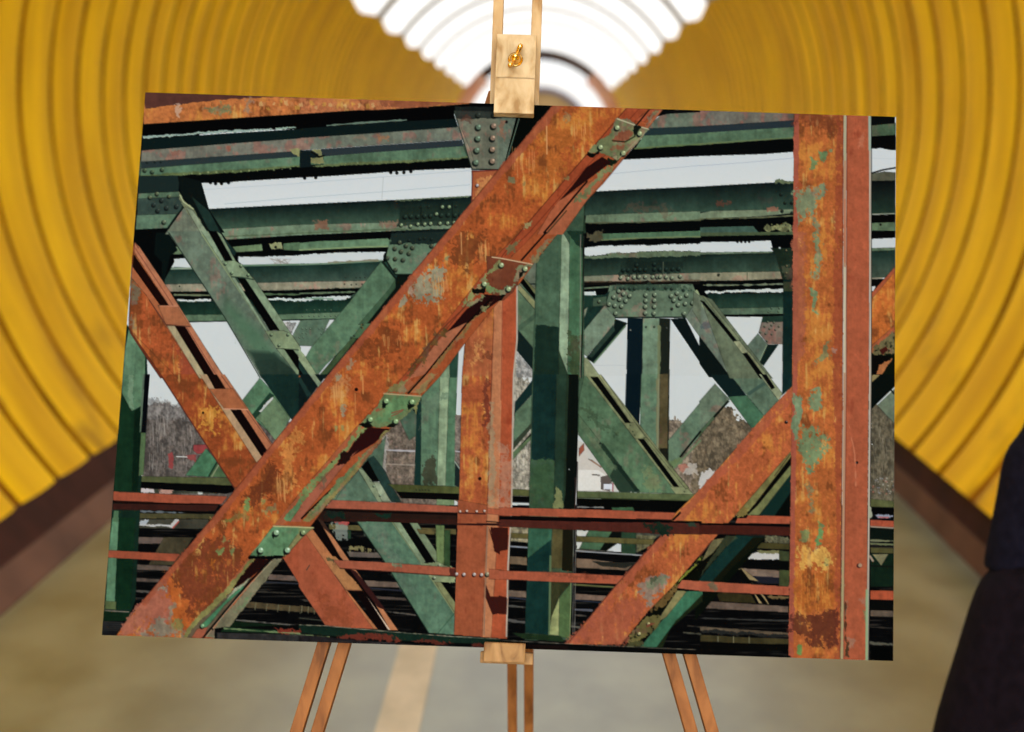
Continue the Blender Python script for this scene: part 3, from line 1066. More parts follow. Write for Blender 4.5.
poly(1, '60,395 120,384 400,368 640,358 860,344 862,352 640,368 400,382 100,396', (98, 122, 76), 'g', 0, 1)
for a_ in range(20):
    blob(346 + a_ * 6, 163.6 - a_ * 0.28 + rng.random(), 0.5 + 0.4 * rng.random(), (160, 166, 116), 0.8)
poly(0, '212,370 1024,314 1024,344 600,374 212,404', (40, 54, 58), 'f')
poly(1, '0,312 830,258 838,290 400,320 0,352', (42, 52, 58), 'f')
poly(1, '0,330 20,318 20,395 0,395', (70, 110, 86))
poly(0, '214,312 600,280 1024,250 1024,314 600,344 212,370', (112, 122, 108), 'g', 0.55)
poly(1, '0,248 400,222 812,192 830,256 400,284 0,310', (110, 128, 112), 'g', 0.5)
poly(0, '375,310 405,305 408,335 378,340', (150, 88, 74), 'o', 0, 3, 0.7)
poly(0, '650,295 676,290 678,315 655,318', (164, 86, 70), 'o', 0, 2, 0.8)
poly(1, '395,235 450,230 450,260 400,265', (164, 102, 72), 'o', 0, 3, 0.8)
poly(1, '280,240 340,236 340,255 280,260', (150, 112, 96), 'o', 0, 3, 0.6)
poly(0, '218,256 600,228 1024,202 1024,250 600,282 216,312', (12, 28, 30), 'f')
poly(1, '0,200 790,132 810,192 400,222 0,248', (12, 26, 28), 'f')
poly(0, '225,175 1024,122 1024,203 900,205 600,222 470,232 220,256', (6, 6, 7), 'f')
poly(1, '0,118 500,98 870,70 990,68 985,110 790,120 790,150 500,165 0,200', (6, 6, 7), 'f')
poly(0, '220,238 460,224 610,210 880,198 885,206 720,216 600,224 462,232 222,252', (150, 174, 166), 'f', 0, 1)
poly(0, '900,196 1005,192 1003,199 902,206', (146, 172, 158), 'f', 0, 1)
line(1, '140,184 300,172 545,156', 1.5, (112, 138, 122), 0.9, 0.4)
# small stay bracket on the first girder
poly(0, '975,310 1030,290 1030,345 1000,330', (140, 152, 98), 'g', 0, 2)
poly(1, '0,310 60,318 90,330 100,350 60,350 55,375 60,395 0,400', (16, 28, 32), 'f')
poly(1, '60,310 108,306 118,345 125,375 95,382 60,375 58,352 100,352 96,330', (132, 142, 92), 'g', 0.1, 1)
line(1, '60,318 100,345 125,338', 1.6, (14, 16, 12))
rivets(0, '234,412 272,420 322,408', 2.0, (70, 90, 66))
rivets(0, '245,372 285,370 315,369', 1.2, (30, 44, 44))
# rusty top chord
poly(0, '225,-5 600,10 1024,10 1024,126 860,136 560,156 225,178', (190, 98, 52), 'r', 0.0)
poly(1, '0,0 720,50 990,62 990,72 870,73 720,84 520,98 380,106 300,106 0,126', (186, 98, 62), 'r', -0.1)
poly(0, '225,-5 600,5 1024,20 1024,42 860,40 700,46 460,70 232,98', (92, 48, 42), 'o', 0.2, 1)
poly(1, '400,50 720,62 990,70 860,76 720,84 520,96 400,80', (150, 74, 50), 'o', 0.2, 2, 0.8)
poly(0, '385,60 410,60 412,140 395,150', (206, 170, 148), 'f', 0, 4, 0.7)
poly(0, '530,95 640,85 670,120 560,135', (112, 140, 96), 'g', 0.3, 7, 0.75)
poly(0, '740,50 775,45 775,110 745,115', (140, 130, 112), 'g', 0.3, 5, 0.7)
for a_ in range(26):                                  # paler flaked scales on the chord
    bx = 256 + a_ * 4.7 + 3 * rng.random()
    by = 99.5 + a_ * 0.12 + 9 * rng.random() * (1 - a_ / 34.0)
    poly(None, [(bx, by), (bx + 3.5, by - 0.4), (bx + 4.2, by + 3.6), (bx + 0.6, by + 4.2)], ((224, 168, 112), (208, 122, 76), (214, 150, 60))[a_ % 3], 'o', 0, 2.2, 0.65)

# gusset, upper left
poly(0, '200,442 400,440 408,480 405,530 195,535', (26, 42, 42), 'f')
poly(0, '198,532 405,522 415,560 330,560 198,565', (84, 126, 100), 'g', 0.1)
poly(0, '195,558 420,548 430,590 400,636 193,642', (52, 78, 72), 'g')
poly(0, '190,642 400,636 345,708 184,716', (86, 130, 106), 'g', 0.1)
rivets(0, '296,532 260,550 358,545', 2.0, (90, 100, 74))
rivets(0, '320,566 280,588 345,604 300,618 396,596', 2.2, (44, 54, 50), (14, 18, 20))
rivets(0, '332,676', 2.2, (96, 108, 84))
line(0, '345,712 395,640 430,600', 0.8, (30, 50, 42))
poly(None, '135,232 168,230 175,262 163,284 150,275 134,245', BLK, 'f')
poly(10, '360,120 345,190 330,260 318,250 320,150 280,110 290,0 350,0 400,90', (10, 20, 20), 'f')
poly(0, '405,440 520,470 560,612 640,732 560,732 480,620 415,530', (12, 20, 20), 'f')
poly(0, '470,545 560,620 620,732 560,720', (26, 54, 50), 'g')

# ---- right bay girders
poly(None, '583,240 796,232 796,300 583,300', BLK, 'f')
poly(13, '100,428 320,428 300,490 230,585 200,560', (208, 212, 212), 's')
poly(13, '345,575 430,572 430,760 325,732 300,690', (206, 210, 210), 's')
poly(12, '640,463 652,463 645,732 480,732 470,660', (207, 210, 210), 's')
poly(12, '868,470 1024,670 1024,732 862,732', (208, 211, 211), 's')
line(12, '480,678 640,678', 0.5, (176, 186, 196), 0.7)
poly(None, '582,295 606,295 606,350 582,350', (24, 58, 50), 'g')
poly(12, '425,395 450,380 430,440 420,450', (120, 140, 118), 'g')
poly(13, '30,312 430,308 430,385 75,388', ((18, 44, 40), (44, 84, 70)))
poly(13, '75,386 300,384 430,380 430,415 100,420', (86, 124, 100), 'g', 0.05)
poly(13, '95,420 430,414 430,426 320,430 100,430', BLK, 'f')
rivets(13, '365,385 405,385 355,398 400,402 350,404', 1.0, (90, 120, 96))
poly(13, '20,300 300,290 425,285 426,304 200,306 30,310', (205, 210, 208), 's', 0, 1)
line(13, '18,268 140,268 300,266 420,262', 1.8, (128, 140, 112), 0.9, 0.6)
poly(12, '425,303 488,300 492,320 425,320', (204, 210, 208), 's')
line(12, '425,285 555,277', 1.6, (110, 130, 104), 0.9)
poly(None, '579,257 700,252 784,250 784,272 700,273.5 584,278', ((18, 36, 34), (52, 84, 70)))
poly(12, '430,222 600,215 1024,205 1024,248 600,252 425,250', (122, 136, 112), 'g', 0.25)
poly(13, '0,205 410,198 420,236 200,245 0,246', (136, 144, 116), 'g', 0.2)
poly(12, '425,250 1024,246 1024,262 425,268', (20, 16, 14), 'f', 0, 1)
line(12, '430,251 800,249 1024,243', 1.2, (96, 76, 56), 0.7, 0.7)
rivets(13, '95,214', 1.4, (40, 44, 36))
line(13, '240,204 240,240', 0.6, (60, 70, 56))
poly(12, '610,150 940,140 940,205 610,215', (24, 40, 36), 'g', 0, 3, 0.8)
rivets(12, '632,190 656,190 690,188 716,188 744,188 790,186 818,186 850,186 884,185 914,184 700,165 790,160', 1.9, (28, 46, 42), (8, 12, 12))
rivets(12, '618,230 655,234 686,228 712,226 744,226 782,226 806,226 820,224 850,226 880,230 922,222', 1.9, (120, 132, 106))
line(12, '697,190 697,235', 0.7, (14, 18, 16))
line(12, '835,150 835,240', 0.7, (96, 104, 84))
poly(12, '430,118 550,115 545,104 700,100 940,94 1024,98 1024,118 800,124 430,133', (96, 126, 96), 'g', 0.2, 1)
poly(13, '0,100 200,98 370,94 370,104 0,112', (98, 128, 104), 'g')
# second girder, right bay
poly(None, '582,214 700,210 796,206 796,242 700,244 584,247', BLK, 'f')
# sky strip two
poly(12, '432,78 470,70 760,62 1024,56 1024,96 940,93 800,96 545,104 540,112 430,118', (210, 215, 216), 's', 0, 0.8)
poly(13, '0,48 180,46 360,40 374,96 200,98 0,100', (208, 213, 216), 's')
for cx_ in (190, 210, 230, 250):
    blob(700 + cx_ / 5.12, 233 + 47 / 5.12, 1.4, BLK)
poly(None, '583,192 700,187 796,181 796,213 700,212.5 583,216', ((12, 24, 26), (58, 98, 82)), 'g', 0.1)
poly(2, '440,642 700,632 1024,622 1024,668 700,678 435,682', (104, 140, 110), 'g', 0.3)
poly(3, '0,632 60,620 480,612 480,632 300,650 0,660', (120, 150, 118), 'g', 0.25)
poly(3, '345,605 400,602 400,624 350,626', (160, 92, 74), 'o', 0, 2, 0.8)
poly(3, '80,570 150,568 150,592 85,595', (112, 56, 44), 'o', 0, 4, 0.7)
poly(2, '640,590 860,600 850,645 800,640 660,620', (120, 66, 50), 'o', 0, 9, 0.35)
line(2, '435,683 700,680 1024,667', 1.2, (92, 96, 68), 0.9, 0.6)
line(3, '0,662 300,655 480,645', 1.2, (108, 112, 78), 0.9, 0.6)
poly(12, '495,28 520,5 700,0 1024,-10 1024,24 700,30 520,40', (72, 122, 92), 'g', 0.05)
line(12, '520,38 700,28 1024,20', 1.5, (116, 130, 86), 0.9, 0.4)
poly(12, '440,0 525,-10 530,40 500,45 440,20', (84, 86, 62), 'g', 0.3, 3)
poly(3, '0,704 270,698 300,732 0,732', (58, 98, 88), 'g')
poly(3, '325,705 370,690 440,685 478,692 478,722 330,728', (130, 132, 88), 'w', 0, 4)
poly(13, '0,0 478,-5 478,10 0,18', (70, 94, 64), 'g')
rivets(3, '435,578 470,578 420,620 470,630 415,535', 1.6, (30, 44, 38), (8, 10, 10))
# cross gusset and the post right of the bay
poly(13, '360,78 478,78 478,240 420,240 385,110', (26, 44, 34), 'g', 0.3)
blob(779.3, 248.2, 1.3, (190, 196, 196))
poly(13, '415,170 470,170 470,240 425,236', (62, 76, 56), 'g', 0.4, 3)
rivets(13, '440,90 443,170 440,205', 1.2, (110, 96, 66))
poly(13, '320,430 426,426 426,570 345,570 298,510', (122, 118, 104), 'g', 0.55)
poly(13, '320,428 426,424 426,455 312,458', (32, 64, 54), 'g')
rivets(13, '345,455 377,458 330,478 365,472 403,478 355,490 385,495 308,508 335,515 366,518 342,552', 1.1, (96, 104, 84))
poly(13, '295,515 345,572 305,655 290,665 228,592', (98, 130, 112), 'g', 0.2)
poly(13, '345,572 400,572 325,680 300,662', (16, 34, 32), 'f')
line(13, '340,575 302,660', 0.8, (150, 168, 132))
poly(13, '425,240 475,240 475,745 420,745', (14, 44, 44), 'g', 0)
poly(23, '420,-10 472,-10 470,55 418,98', (14, 46, 48), 'g', 0)
poly(13, '425,250 475,250 475,300 425,300', (50, 66, 44), 'g', 0.3)

# top girder, right bay, over the first sky strip
poly(None, '640,140 796,130 796,152.5 780,153.5 764,154.5 700,156.5 623,160', BLK, 'f')
for cx_, cy_ in ((649, 159), (656, 158.8), (672, 158), (763, 154), (774, 153.5), (784, 153)):
    blob(cx_, cy_, 1.6, BLK)
poly(2, '735,235 860,230 1024,222 1024,282 860,292 690,304', (84, 130, 100), 'g', 0.05)
poly(3, '0,220 480,190 480,248 0,282', (80, 124, 96), 'g', 0.1)
line(2, '690,302 860,290 1024,280', 1.6, (100, 120, 72), 0.9, 0.4)
line(3, '0,280 300,258 480,247', 1.6, (104, 122, 78), 0.9, 0.4)
poly(2, '745,200 1024,185 1024,224 735,236', (34, 52, 56), 'f')
poly(3, '0,186 480,158 480,192 0,222', (38, 50, 58), 'f')
poly(2, '835,122 1024,112 1024,188 740,200', (100, 122, 104), 'g', 0.5)
poly(3, '0,105 480,120 480,158 0,188', (110, 116, 104), 'g', 0.7)
poly(2, '825,105 1024,100 1024,116 835,126', (10, 12, 14), 'f')
poly(None, '623,160 700,156.6 762,154.6 794,152.2 794,181.8 700,186.7 595,191.8', ((210, 215, 220), (216, 219, 220)), 's')
poly(3, '380,470 400,460 440,466 480,464 480,482 380,482', (96, 118, 86), 'g', 0, 1.5)
line(2, '560,432 1024,388', 0.5, (150, 172, 196), 0.8)
line(3, '0,390 250,372 480,350', 0.5, (150, 168, 196), 0.8)

# ---- far trusses in the right bay
poly(12, '560,268 985,262 1012,330 1000,350 952,432 590,436 535,372', (92, 126, 102), 'g', 0.25)
poly(12, '565,266 985,262 995,300 565,296', (40, 70, 58), 'g', 0.1, 2, 0.75)
poly(12, '660,375 730,355 720,410 665,412', (150, 110, 98), 'o', 0, 6, 0.6)
line(12, '590,434 952,432', 1.4, (20, 30, 26))
rivets(12, '608,298 632,312 582,328 612,340 664,322 644,348 588,372 622,375 558,365 592,412 746,318 792,316 746,348 790,346 744,378 790,378 744,410 788,412 906,308 876,322 955,318 924,332 890,345 948,362 985,358 912,368 942,412', 2.1, (112, 128, 104))
rivets(12, '620,282 640,284 665,284 690,285 760,282 790,284 850,280 880,284 940,292', 1.6, (44, 62, 52))
rivets(12, '880,388', 1.4, (50, 40, 36))
poly(12, '470,385 530,320 560,300 540,370 425,500 418,450', (20, 50, 46), 'g', 0)
poly(12, '475,335 545,325 545,372 475,378', (62, 94, 74), 'g', 0.1)
rivets(12, '508,350', 1.8, (90, 110, 86))
poly(12, '535,372 588,436 586,470 445,632 412,610 412,520', (104, 136, 114), 'g', 0.25)
poly(12, '588,440 652,462 640,478 480,668 440,640 582,480', (12, 26, 26), 'f')
poly(12, '580,470 588,500 470,640 452,632', (36, 62, 54), 'g')
line(12, '480,665 640,478', 1.6, (88, 122, 94))
poly(12, '652,436 732,438 728,760 646,760', (10, 26, 36), 'f')
poly(22, '645,-10 726,-10 718,110 712,250 640,180', (8, 24, 34), 'f')
rivets(12, '667,498', 1.0, (150, 150, 140))
poly(12, '730,438 818,438 816,745 726,745', (104, 144, 118), 'g', 0.08)
poly(22, '722,-10 806,-10 800,372 716,260 718,100', (92, 138, 110), 'g', 0.08)
poly(12, '815,438 870,440 866,745 812,745', (28, 34, 28), 'f')
line(12, '814,480 812,740', 3.2, (116, 124, 86), 0.9, 0.3)
line(22, '812,-5 808,370', 4.0, (124, 122, 84), 0.9, 0.3)
poly(22, '818,-10 866,-10 862,430 860,440 812,390', (86, 82, 52), 'g', 0.2)
poly(22, '820,370 860,370 860,440 815,395', (28, 30, 22), 'g', 0)
line(22, '862,-5 858,430', 0.9, (28, 30, 24))
rivets(12, '748,480 790,480', 1.1, (60, 70, 58))
rivets(12, '852,487', 0.8, (130, 130, 120))
poly(12, '872,440 948,436 1030,600 1030,675', (12, 22, 24), 'f')
poly(13, '-5,520 155,740 45,740 -5,668', (12, 22, 22), 'f')
poly(23, '50,-6 155,-6 240,105 145,108', (14, 32, 34), 'f')
poly(23, '142,106 238,100 330,208 268,275', (58, 116, 88), 'g', 0)
# right braces
poly(12, '950,432 1005,345 1030,375 1030,545', (108, 134, 116), 'g', 0.3)
poly(13, '-5,345 310,745 160,745 -5,528', (104, 130, 114), 'g', 0.3)
poly(23, '150,-8 306,-8 400,125 328,206 235,95', (86, 122, 100), 'g', 0.15)
poly(13, '0,462 60,440 90,485 0,495', (66, 80, 92), 'f', 0, 3, 0.5)
line(23, '250,90 325,40', 3.5, (54, 82, 76), 0.8)
line(13, '-5,352 300,745', 1.6, (150, 164, 122))
line(12, '1005,300 1024,340', 3, (150, 164, 122))
poly(12, '990,300 1030,330 1030,470 985,400', (104, 128, 104), 'g')
poly(13, '-5,318 60,340 370,745 150,745', (96, 118, 92), 'g')
poly(13, '-2,345 20,352 190,552 168,556', (10, 10, 10), 'f')
poly(13, '5,318 30,330 205,550 190,556', (112, 134, 100), 'g')
poly(13, '168,556 200,552 248,612 215,618', (150, 168, 128), 'g')
poly(13, '215,616 238,614 335,745 305,745', (10, 10, 10), 'f')
poly(13, '240,612 250,610 355,745 335,745', (130, 148, 108), 'g')
poly(23, '300,-8 345,-8 420,90 400,125', (136, 156, 120), 'g')
poly(23, '312,-8 338,-8 382,60 365,70', (12, 12, 12), 'f')
# brace coming up from the left behind
poly(22, '1030,128 860,330 862,452 880,470 1030,300', (90, 128, 104), 'g', 0.3)
poly(23, '-5,130 75,40 150,120 0,290', (98, 128, 106), 'g', 0.3)
poly(23, '140,125 150,130 80,208 -5,310 -5,285 60,215', (70, 104, 74), 'g', 0)
poly(22, '860,440 910,410 935,430 900,470 870,470', (96, 130, 84), 'g', 0.1, 2)
line(22, '922,412 1024,285', 1.8, (10, 14, 12))
line(23, '72,208 140,132', 1.8, (10, 14, 12))
line(22, '890,470 1024,330', 1.8, (100, 128, 92))
poly(22, '868,465 885,462 880,480 870,478', BLK, 'f')

poly(None, '512,262 537,236 537,295 515,290', (104, 124, 104), 'g', 0.1)
line(None, '520,285 537,284', 1.2, (24, 30, 26))
# M: long brace from upper left down to the rail
poly(None, '515,280 537,292 537,376 515,335', (72, 108, 86), 'g', 0.1)
poly(12, '90,290 182,400 178,602 88,490', (80, 118, 90), 'g', 0.1)
poly(12, '88,480 182,410 180,440 90,510', (54, 88, 72), 'g', 0, 0, 0.6)
poly(12, '86,490 178,600 178,715 84,600', (18, 34, 34), 'f')
poly(12, '84,600 176,716 172,740 84,740', (176, 172, 168), 'w')
poly(12, '98,235 118,225 190,300 190,325', (104, 120, 76), 'g')
poly(12, '100,250 120,235 186,325 184,350', (8, 8, 8), 'f')
poly(12, '95,262 184,355 184,398 90,290', (128, 142, 96), 'g', 0.05)
poly(22, '400,-10 445,-10 905,602 712,595 400,195', (78, 124, 92), 'g', 0.05)
poly(22, '400,195 715,592 612,592 400,298', (72, 116, 86), 'g', 0.05)
poly(22, '585,425 715,592 612,592 560,520', (34, 54, 44), 'f', 0, 2, 0.85)
poly(22, '500,345 530,345 712,585 690,590', (18, 36, 30), 'f', 0, 0, 0.7)
poly(22, '405,195 500,345 600,470 560,480 400,240', (96, 124, 90), 'g', 0, 3, 0.5)
poly(22, '410,140 450,170 600,300 560,290 430,200', (54, 74, 52), 'g', 0, 6, 0.5)
poly(22, '720,440 830,560 860,600 760,595', (120, 132, 84), 'g', 0, 8, 0.5)
blob(600, 443.3, 1.2, (16, 20, 18))
poly(22, '435,-8 515,-8 985,600 905,602', (124, 140, 98), 'g')
poly(22, '462,5 500,5 668,240 640,240', (9, 9, 9), 'f')
poly(22, '500,-8 515,-8 690,238 965,570 950,580 690,240 668,240', (136, 150, 106), 'g')
poly(22, '630,242 690,238 748,318 690,322', (132, 150, 104), 'g')
poly(22, '705,322 736,322 915,566 888,566', (9, 9, 9), 'f')
poly(22, '870,568 950,568 990,606 900,606', (130, 148, 104), 'g')
poly(22, '735,315 750,315 965,572 950,578', (112, 130, 88), 'g')
rivets(22, '668,250 690,300 945,590 680,282', 0.8, (90, 104, 70))
poly(12, '420,640 445,640 510,732 410,732', (132, 152, 112), 'g')
# left of the green column: brace going down left
poly(22, '66,345 160,245 165,80 170,92 75,190', (86, 128, 100), 'g', 0.05)
poly(22, '75,190 170,88 172,12 78,132', (16, 44, 46), 'f')
poly(22, '62,345 165,235 165,262 62,385', (52, 62, 48), 'f')
poly(22, '75,385 162,288 162,302 100,372', (8, 9, 9), 'f')
poly(22, '62,395 162,300 160,322 62,432', (86, 122, 84), 'g')

# centre-left posts and braces
poly(21, '392,380 418,340 420,480 392,430', (104, 146, 104), 'g')
poly(21, '500,200 600,135 600,300 560,330', (66, 104, 86), 'g', 0.1)
poly(None, '417,376 440,340 456,330 456,488 417,488', (82, 128, 100), 'g', 0)
poly(21, '600,110 626,60 622,560 585,560', (20, 52, 50), 'f')
poly(21, '622,90 720,-30 722,200 700,560 618,562', (84, 132, 104), 'g', 0)
poly(21, '640,430 690,410 702,440 700,562 626,560', (62, 66, 48), 'g', 0, 5, 0.85)
poly(21, '625,110 720,80 720,150 640,240 624,300', (88, 118, 96), 'g', 0.1, 5, 0.6)
poly(21, '718,-30 768,-30 760,300 745,560 702,562', (134, 172, 134), 'g', 0)
poly(21, '765,-30 806,-30 792,570 745,565', (74, 128, 98), 'g', 0)
poly(21, '722,90 804,80 804,110 722,125', (76, 112, 92), 'g', 0, 2, 0.5)
poly(11, '700,730 760,660 812,600 808,740 705,740', (118, 158, 124), 'g', 0)
poly(11, '765,652 812,600 806,740 768,740', (38, 82, 68), 'g', 0)
poly(11, '812,590 845,570 838,740 806,740', (206, 210, 212), 's')
poly(21, '806,-10 840,-10 832,200 812,200 800,195', (208, 212, 214), 's')
poly(21, '795,200 830,200 822,480 792,470', (120, 106, 96), 'w')
line(21, '798,385 822,388', 1.4, (190, 186, 196), 0.8)
poly(21, '795,430 822,470 818,570 792,560', (26, 40, 40), 'f')
line(21, '795,440 822,480', 1.4, (170, 176, 160), 0.8)
# green brace G2 in the left bay
poly(11, '470,5 760,-5 745,50 580,215 490,216 438,135', (90, 132, 106), 'g', 0.1)
poly(11, '460,0 760,-20 720,55 465,60', (20, 34, 34), 'f', 0, 2, 0.9)
poly(11, '590,115 650,105 640,165 595,165', (140, 112, 100), 'o', 0, 6, 0.4)
rivets(11, '488,80 520,95 545,65 578,75 560,105 450,128 490,132 530,138 492,188 676,66 668,108 512,48', 2.1, (70, 78, 60))
rivets(11, '560,38 615,30 640,28 675,32', 1.5, (30, 42, 38), (10, 14, 14))
line(11, '438,135 488,214 580,214', 1.3, (14, 24, 20))
poly(11, '500,218 600,215 480,350 340,470 320,460 470,290', (12, 18, 16), 'f')
poly(11, '480,290 500,232 585,218 380,470 250,600 130,745 90,745 300,480', (14, 22, 18), 'f')
poly(11, '415,148 490,240 470,285 330,450 285,530 130,680 80,745 28,640 60,585 250,360', (82, 132, 102), 'g', 0.05)
poly(11, '490,235 490,282 340,470 300,470 460,285', (58, 100, 74), 'g')
line(11, '425,150 492,236', 1.6, (18, 30, 26))
poly(11, '320,462 375,465 310,538 255,545 290,510', (66, 116, 82), 'g', 0.1)
rivets(11, '325,468 318,482 280,525 265,535', 1.1, (60, 70, 52))
poly(11, '270,535 290,545 180,680 120,745 85,745', (58, 88, 56), 'g')
poly(20, '820,10 905,100 980,212 905,320 780,210 730,125', (78, 138, 104), 'g', 0.05)
poly(20, '870,85 895,100 800,220 775,205', (28, 62, 48), 'f')
poly(20, '880,105 892,120 828,190 812,185', (204, 202, 198), 'f', 0, 1)
poly(20, '895,110 975,215 930,300 900,330 830,240 800,215', (96, 136, 100), 'g', 0)
poly(20, '545,370 605,440 555,516 440,508', (64, 134, 98), 'g', 0)
poly(20, '600,440 662,518 560,516', (70, 112, 74), 'g', 0)
line(20, '600,442 560,512', 1.6, (24, 50, 40))
line(20, '610,455 575,514', 1.0, (150, 150, 116))

# G1: long green brace falling to the right
poly(0, '432,604 556,740 335,740', (112, 132, 112), 'g', 0.4)
poly(10, '345,-8 525,-8 770,350 1010,700 1024,745 830,745 640,430', (98, 126, 108), 'g', 0.3)
poly(10, '640,300 850,480 980,650 980,700 760,640 600,400', (70, 122, 92), 'h', 12, 6, 0.7)
poly(10, '740,590 900,600 1000,690 1030,760 830,760', (34, 58, 50), 'h', 5, 3, 0.9)
poly(10, '790,660 900,640 1000,700 1024,745 830,745', (34, 58, 50), 'g', 0, 1, 0.8)
line(10, '355,0 640,432 820,740', 0.8, (30, 46, 38))
line(10, '520,0 905,580 1010,720', 1.6, (140, 156, 110))
poly(0, '405,520 425,560 480,610 550,732 520,732 440,620 410,560', (124, 142, 104), 'g', 0, 1)
line(0, '412,540 430,575 480,610', 1.2, (180, 186, 140))
poly(0, '440,600 480,620 560,740 520,740', (138, 168, 138), 'g')
poly(10, '520,-8 556,-8 640,142 860,500 850,505 630,160', (132, 170, 138), 'g')
poly(10, '556,-8 600,-8 688,146 640,142', (8, 8, 8), 'f')
poly(10, '600,-8 640,30 700,100 690,120 660,90', (24, 54, 54), 'g')
poly(10, '598,-8 625,10 700,150 790,235 1030,590 1030,640 985,600 745,235 680,140', (124, 160, 126), 'g', 0.05)
poly(10, '628,146 690,142 725,160 788,238 730,228 676,224', (130, 168, 130), 'g')
line(10, '676,226 730,228 788,240', 1.0, (40, 60, 48))
rivets(10, '645,158 725,168 678,205 762,215', 1.5, (120, 150, 112))
poly(10, '704,230 746,235 922,500 872,500', (8, 8, 8), 'f')
poly(10, '848,502 940,500 978,515 1030,590 1030,602 905,590 880,555', (126, 158, 118), 'g')
line(10, '905,592 1024,600', 1.0, (50, 64, 50))
rivets(10, '880,520 965,520 920,575', 1.5, (110, 136, 104))
poly(10, '945,595 990,598 1040,660 1040,740', (8, 8, 8), 'f')
poly(10, '905,592 945,595 1040,735 1024,745 960,660', (120, 154, 120), 'g')
poly(11, '-5,600 30,640 95,745 -5,745', (24, 52, 50), 'f')
poly(11, '-5,590 20,620 100,745 60,745 -5,650', (138, 168, 128), 'g')
poly(11, '-5,690 30,745 -5,745', (8, 8, 8), 'f')
poly(20, '820,-8 1030,-8 1030,200 985,225', (18, 48, 46), 'g', 0)
poly(21, '-5,-8 140,-8 -5,185', (14, 30, 32), 'g', 0)
poly(21, '0,0 60,95 40,110 -5,30', (26, 56, 54), 'g', 0)
poly(21, '48,-8 78,-8 115,42 95,58', (130, 160, 128), 'g')
# G1 beyond the crossing
poly(21, '130,655 440,310 420,500 220,650', (80, 118, 96), 'g', 0.1)
poly(21, '500,618 705,628 705,664 500,655', (112, 98, 86), 'w')
poly(21, '300,485 405,642 180,642 200,605', (84, 124, 102), 'g', 0.25)
poly(21, '295,470 325,480 465,645 400,645', (130, 158, 122), 'g')
poly(21, '345,470 360,540 415,545 465,640 420,640', (146, 172, 140), 'g')
poly(21, '315,465 350,425 412,540 372,540', (8, 8, 8), 'f')
poly(21, '345,425 378,408 440,490 470,560 520,645 470,645 410,545', (34, 66, 62), 'g')
rivets(21, '380,562 412,610', 1.2, (130, 160, 130))
poly(31, '285,5 475,12 625,222 792,480 792,592 660,584 430,210', (80, 130, 106), 'g', 0.02)
poly(31, '300,10 400,15 620,380 560,400', (96, 128, 110), 'g', 0.3, 10, 0.5)
line(31, '290,8 430,212 660,582', 0.8, (24, 46, 36))
line(31, '475,15 620,222 790,478', 1.6, (128, 136, 92))
line(31, '700,590 792,480', 0.6, (40, 90, 66))
poly(31, '475,12 520,12 645,218 622,228', (130, 164, 128), 'g')
poly(31, '512,12 558,12 690,216 645,218', (8, 8, 8), 'f')
poly(31, '556,10 600,15 745,235 720,245 690,216', (112, 140, 106), 'g', 0.05)
poly(31, '620,222 742,222 795,250 795,325 690,322 640,260', (134, 160, 116), 'g', 0, 1)
rivets(31, '685,300 715,235 690,300', 1.4, (150, 160, 130))
poly(31, '690,320 725,322 795,425 795,482', (122, 136, 90), 'g')
poly(31, '722,322 762,322 795,375 795,425', (8, 8, 8), 'f')
poly(31, '695,30 740,32 738,232 700,215', (104, 140, 84), 'g')
poly(31, '740,55 770,55 768,245 738,235', (48, 84, 52), 'g')
poly(31, '600,50 690,56 690,80 612,74', (96, 92, 52), 'g')

# olive rails behind the red ones
poly(20, '200,512 650,520 690,545 690,560 200,542', (82, 96, 58), 'g', 0)
poly(20, '200,540 690,560 690,590 650,602 200,572', (8, 8, 9), 'f')
poly(20, '190,685 600,690 620,700 600,705 190,700', (10, 10, 10), 'f')
line(20, '212,692 440,700', 1.4, (120, 130, 140), 0.8, 1)
poly(20, '185,700 590,706 580,730 185,728', (72, 74, 46), 'g', 0)
poly(21, '450,552 815,566 815,602 500,592', (78, 92, 48), 'g', 0)
poly(21, '495,592 815,602 812,636 520,626', (10, 9, 9), 'f')
poly(21, '700,630 790,634 790,662 700,660', (112, 148, 104), 'g', 0)
rivets(21, '598,580 615,580 630,580 645,580 662,582', 0.9, (60, 72, 44))
poly(22, '60,578 150,582 150,615 60,610', (86, 98, 54), 'g', 0)
poly(22, '60,612 150,616 150,650 60,645', (8, 8, 8), 'f')
poly(22, '395,588 980,606 1030,595 970,640 395,624', (84, 106, 66), 'g', 0)
line(22, '395,622 965,638', 1.2, (52, 60, 36))
poly(22, '395,626 968,640 930,690 700,685 395,662', (8, 9, 8), 'f')
line(22, '395,670 530,672', 1.2, (180, 176, 170), 0.7, 0.6)
poly(22, '570,672 680,670 690,692 575,690', (56, 110, 76), 'g', 0)
poly(23, '870,628 992,640 992,672 870,668', (84, 96, 56), 'g', 0)
poly(23, '870,672 992,676 992,706 870,702', (8, 8, 8), 'f')
poly(23, '890,708 960,712 990,715 990,728 910,728', (146, 150, 170), 'f', 0, 2)
poly(23, '872,705 910,728 900,735 872,735', BLK, 'f')
line(23, '905,720 960,724', 1.4, (196, 90, 90), 0.7, 1)

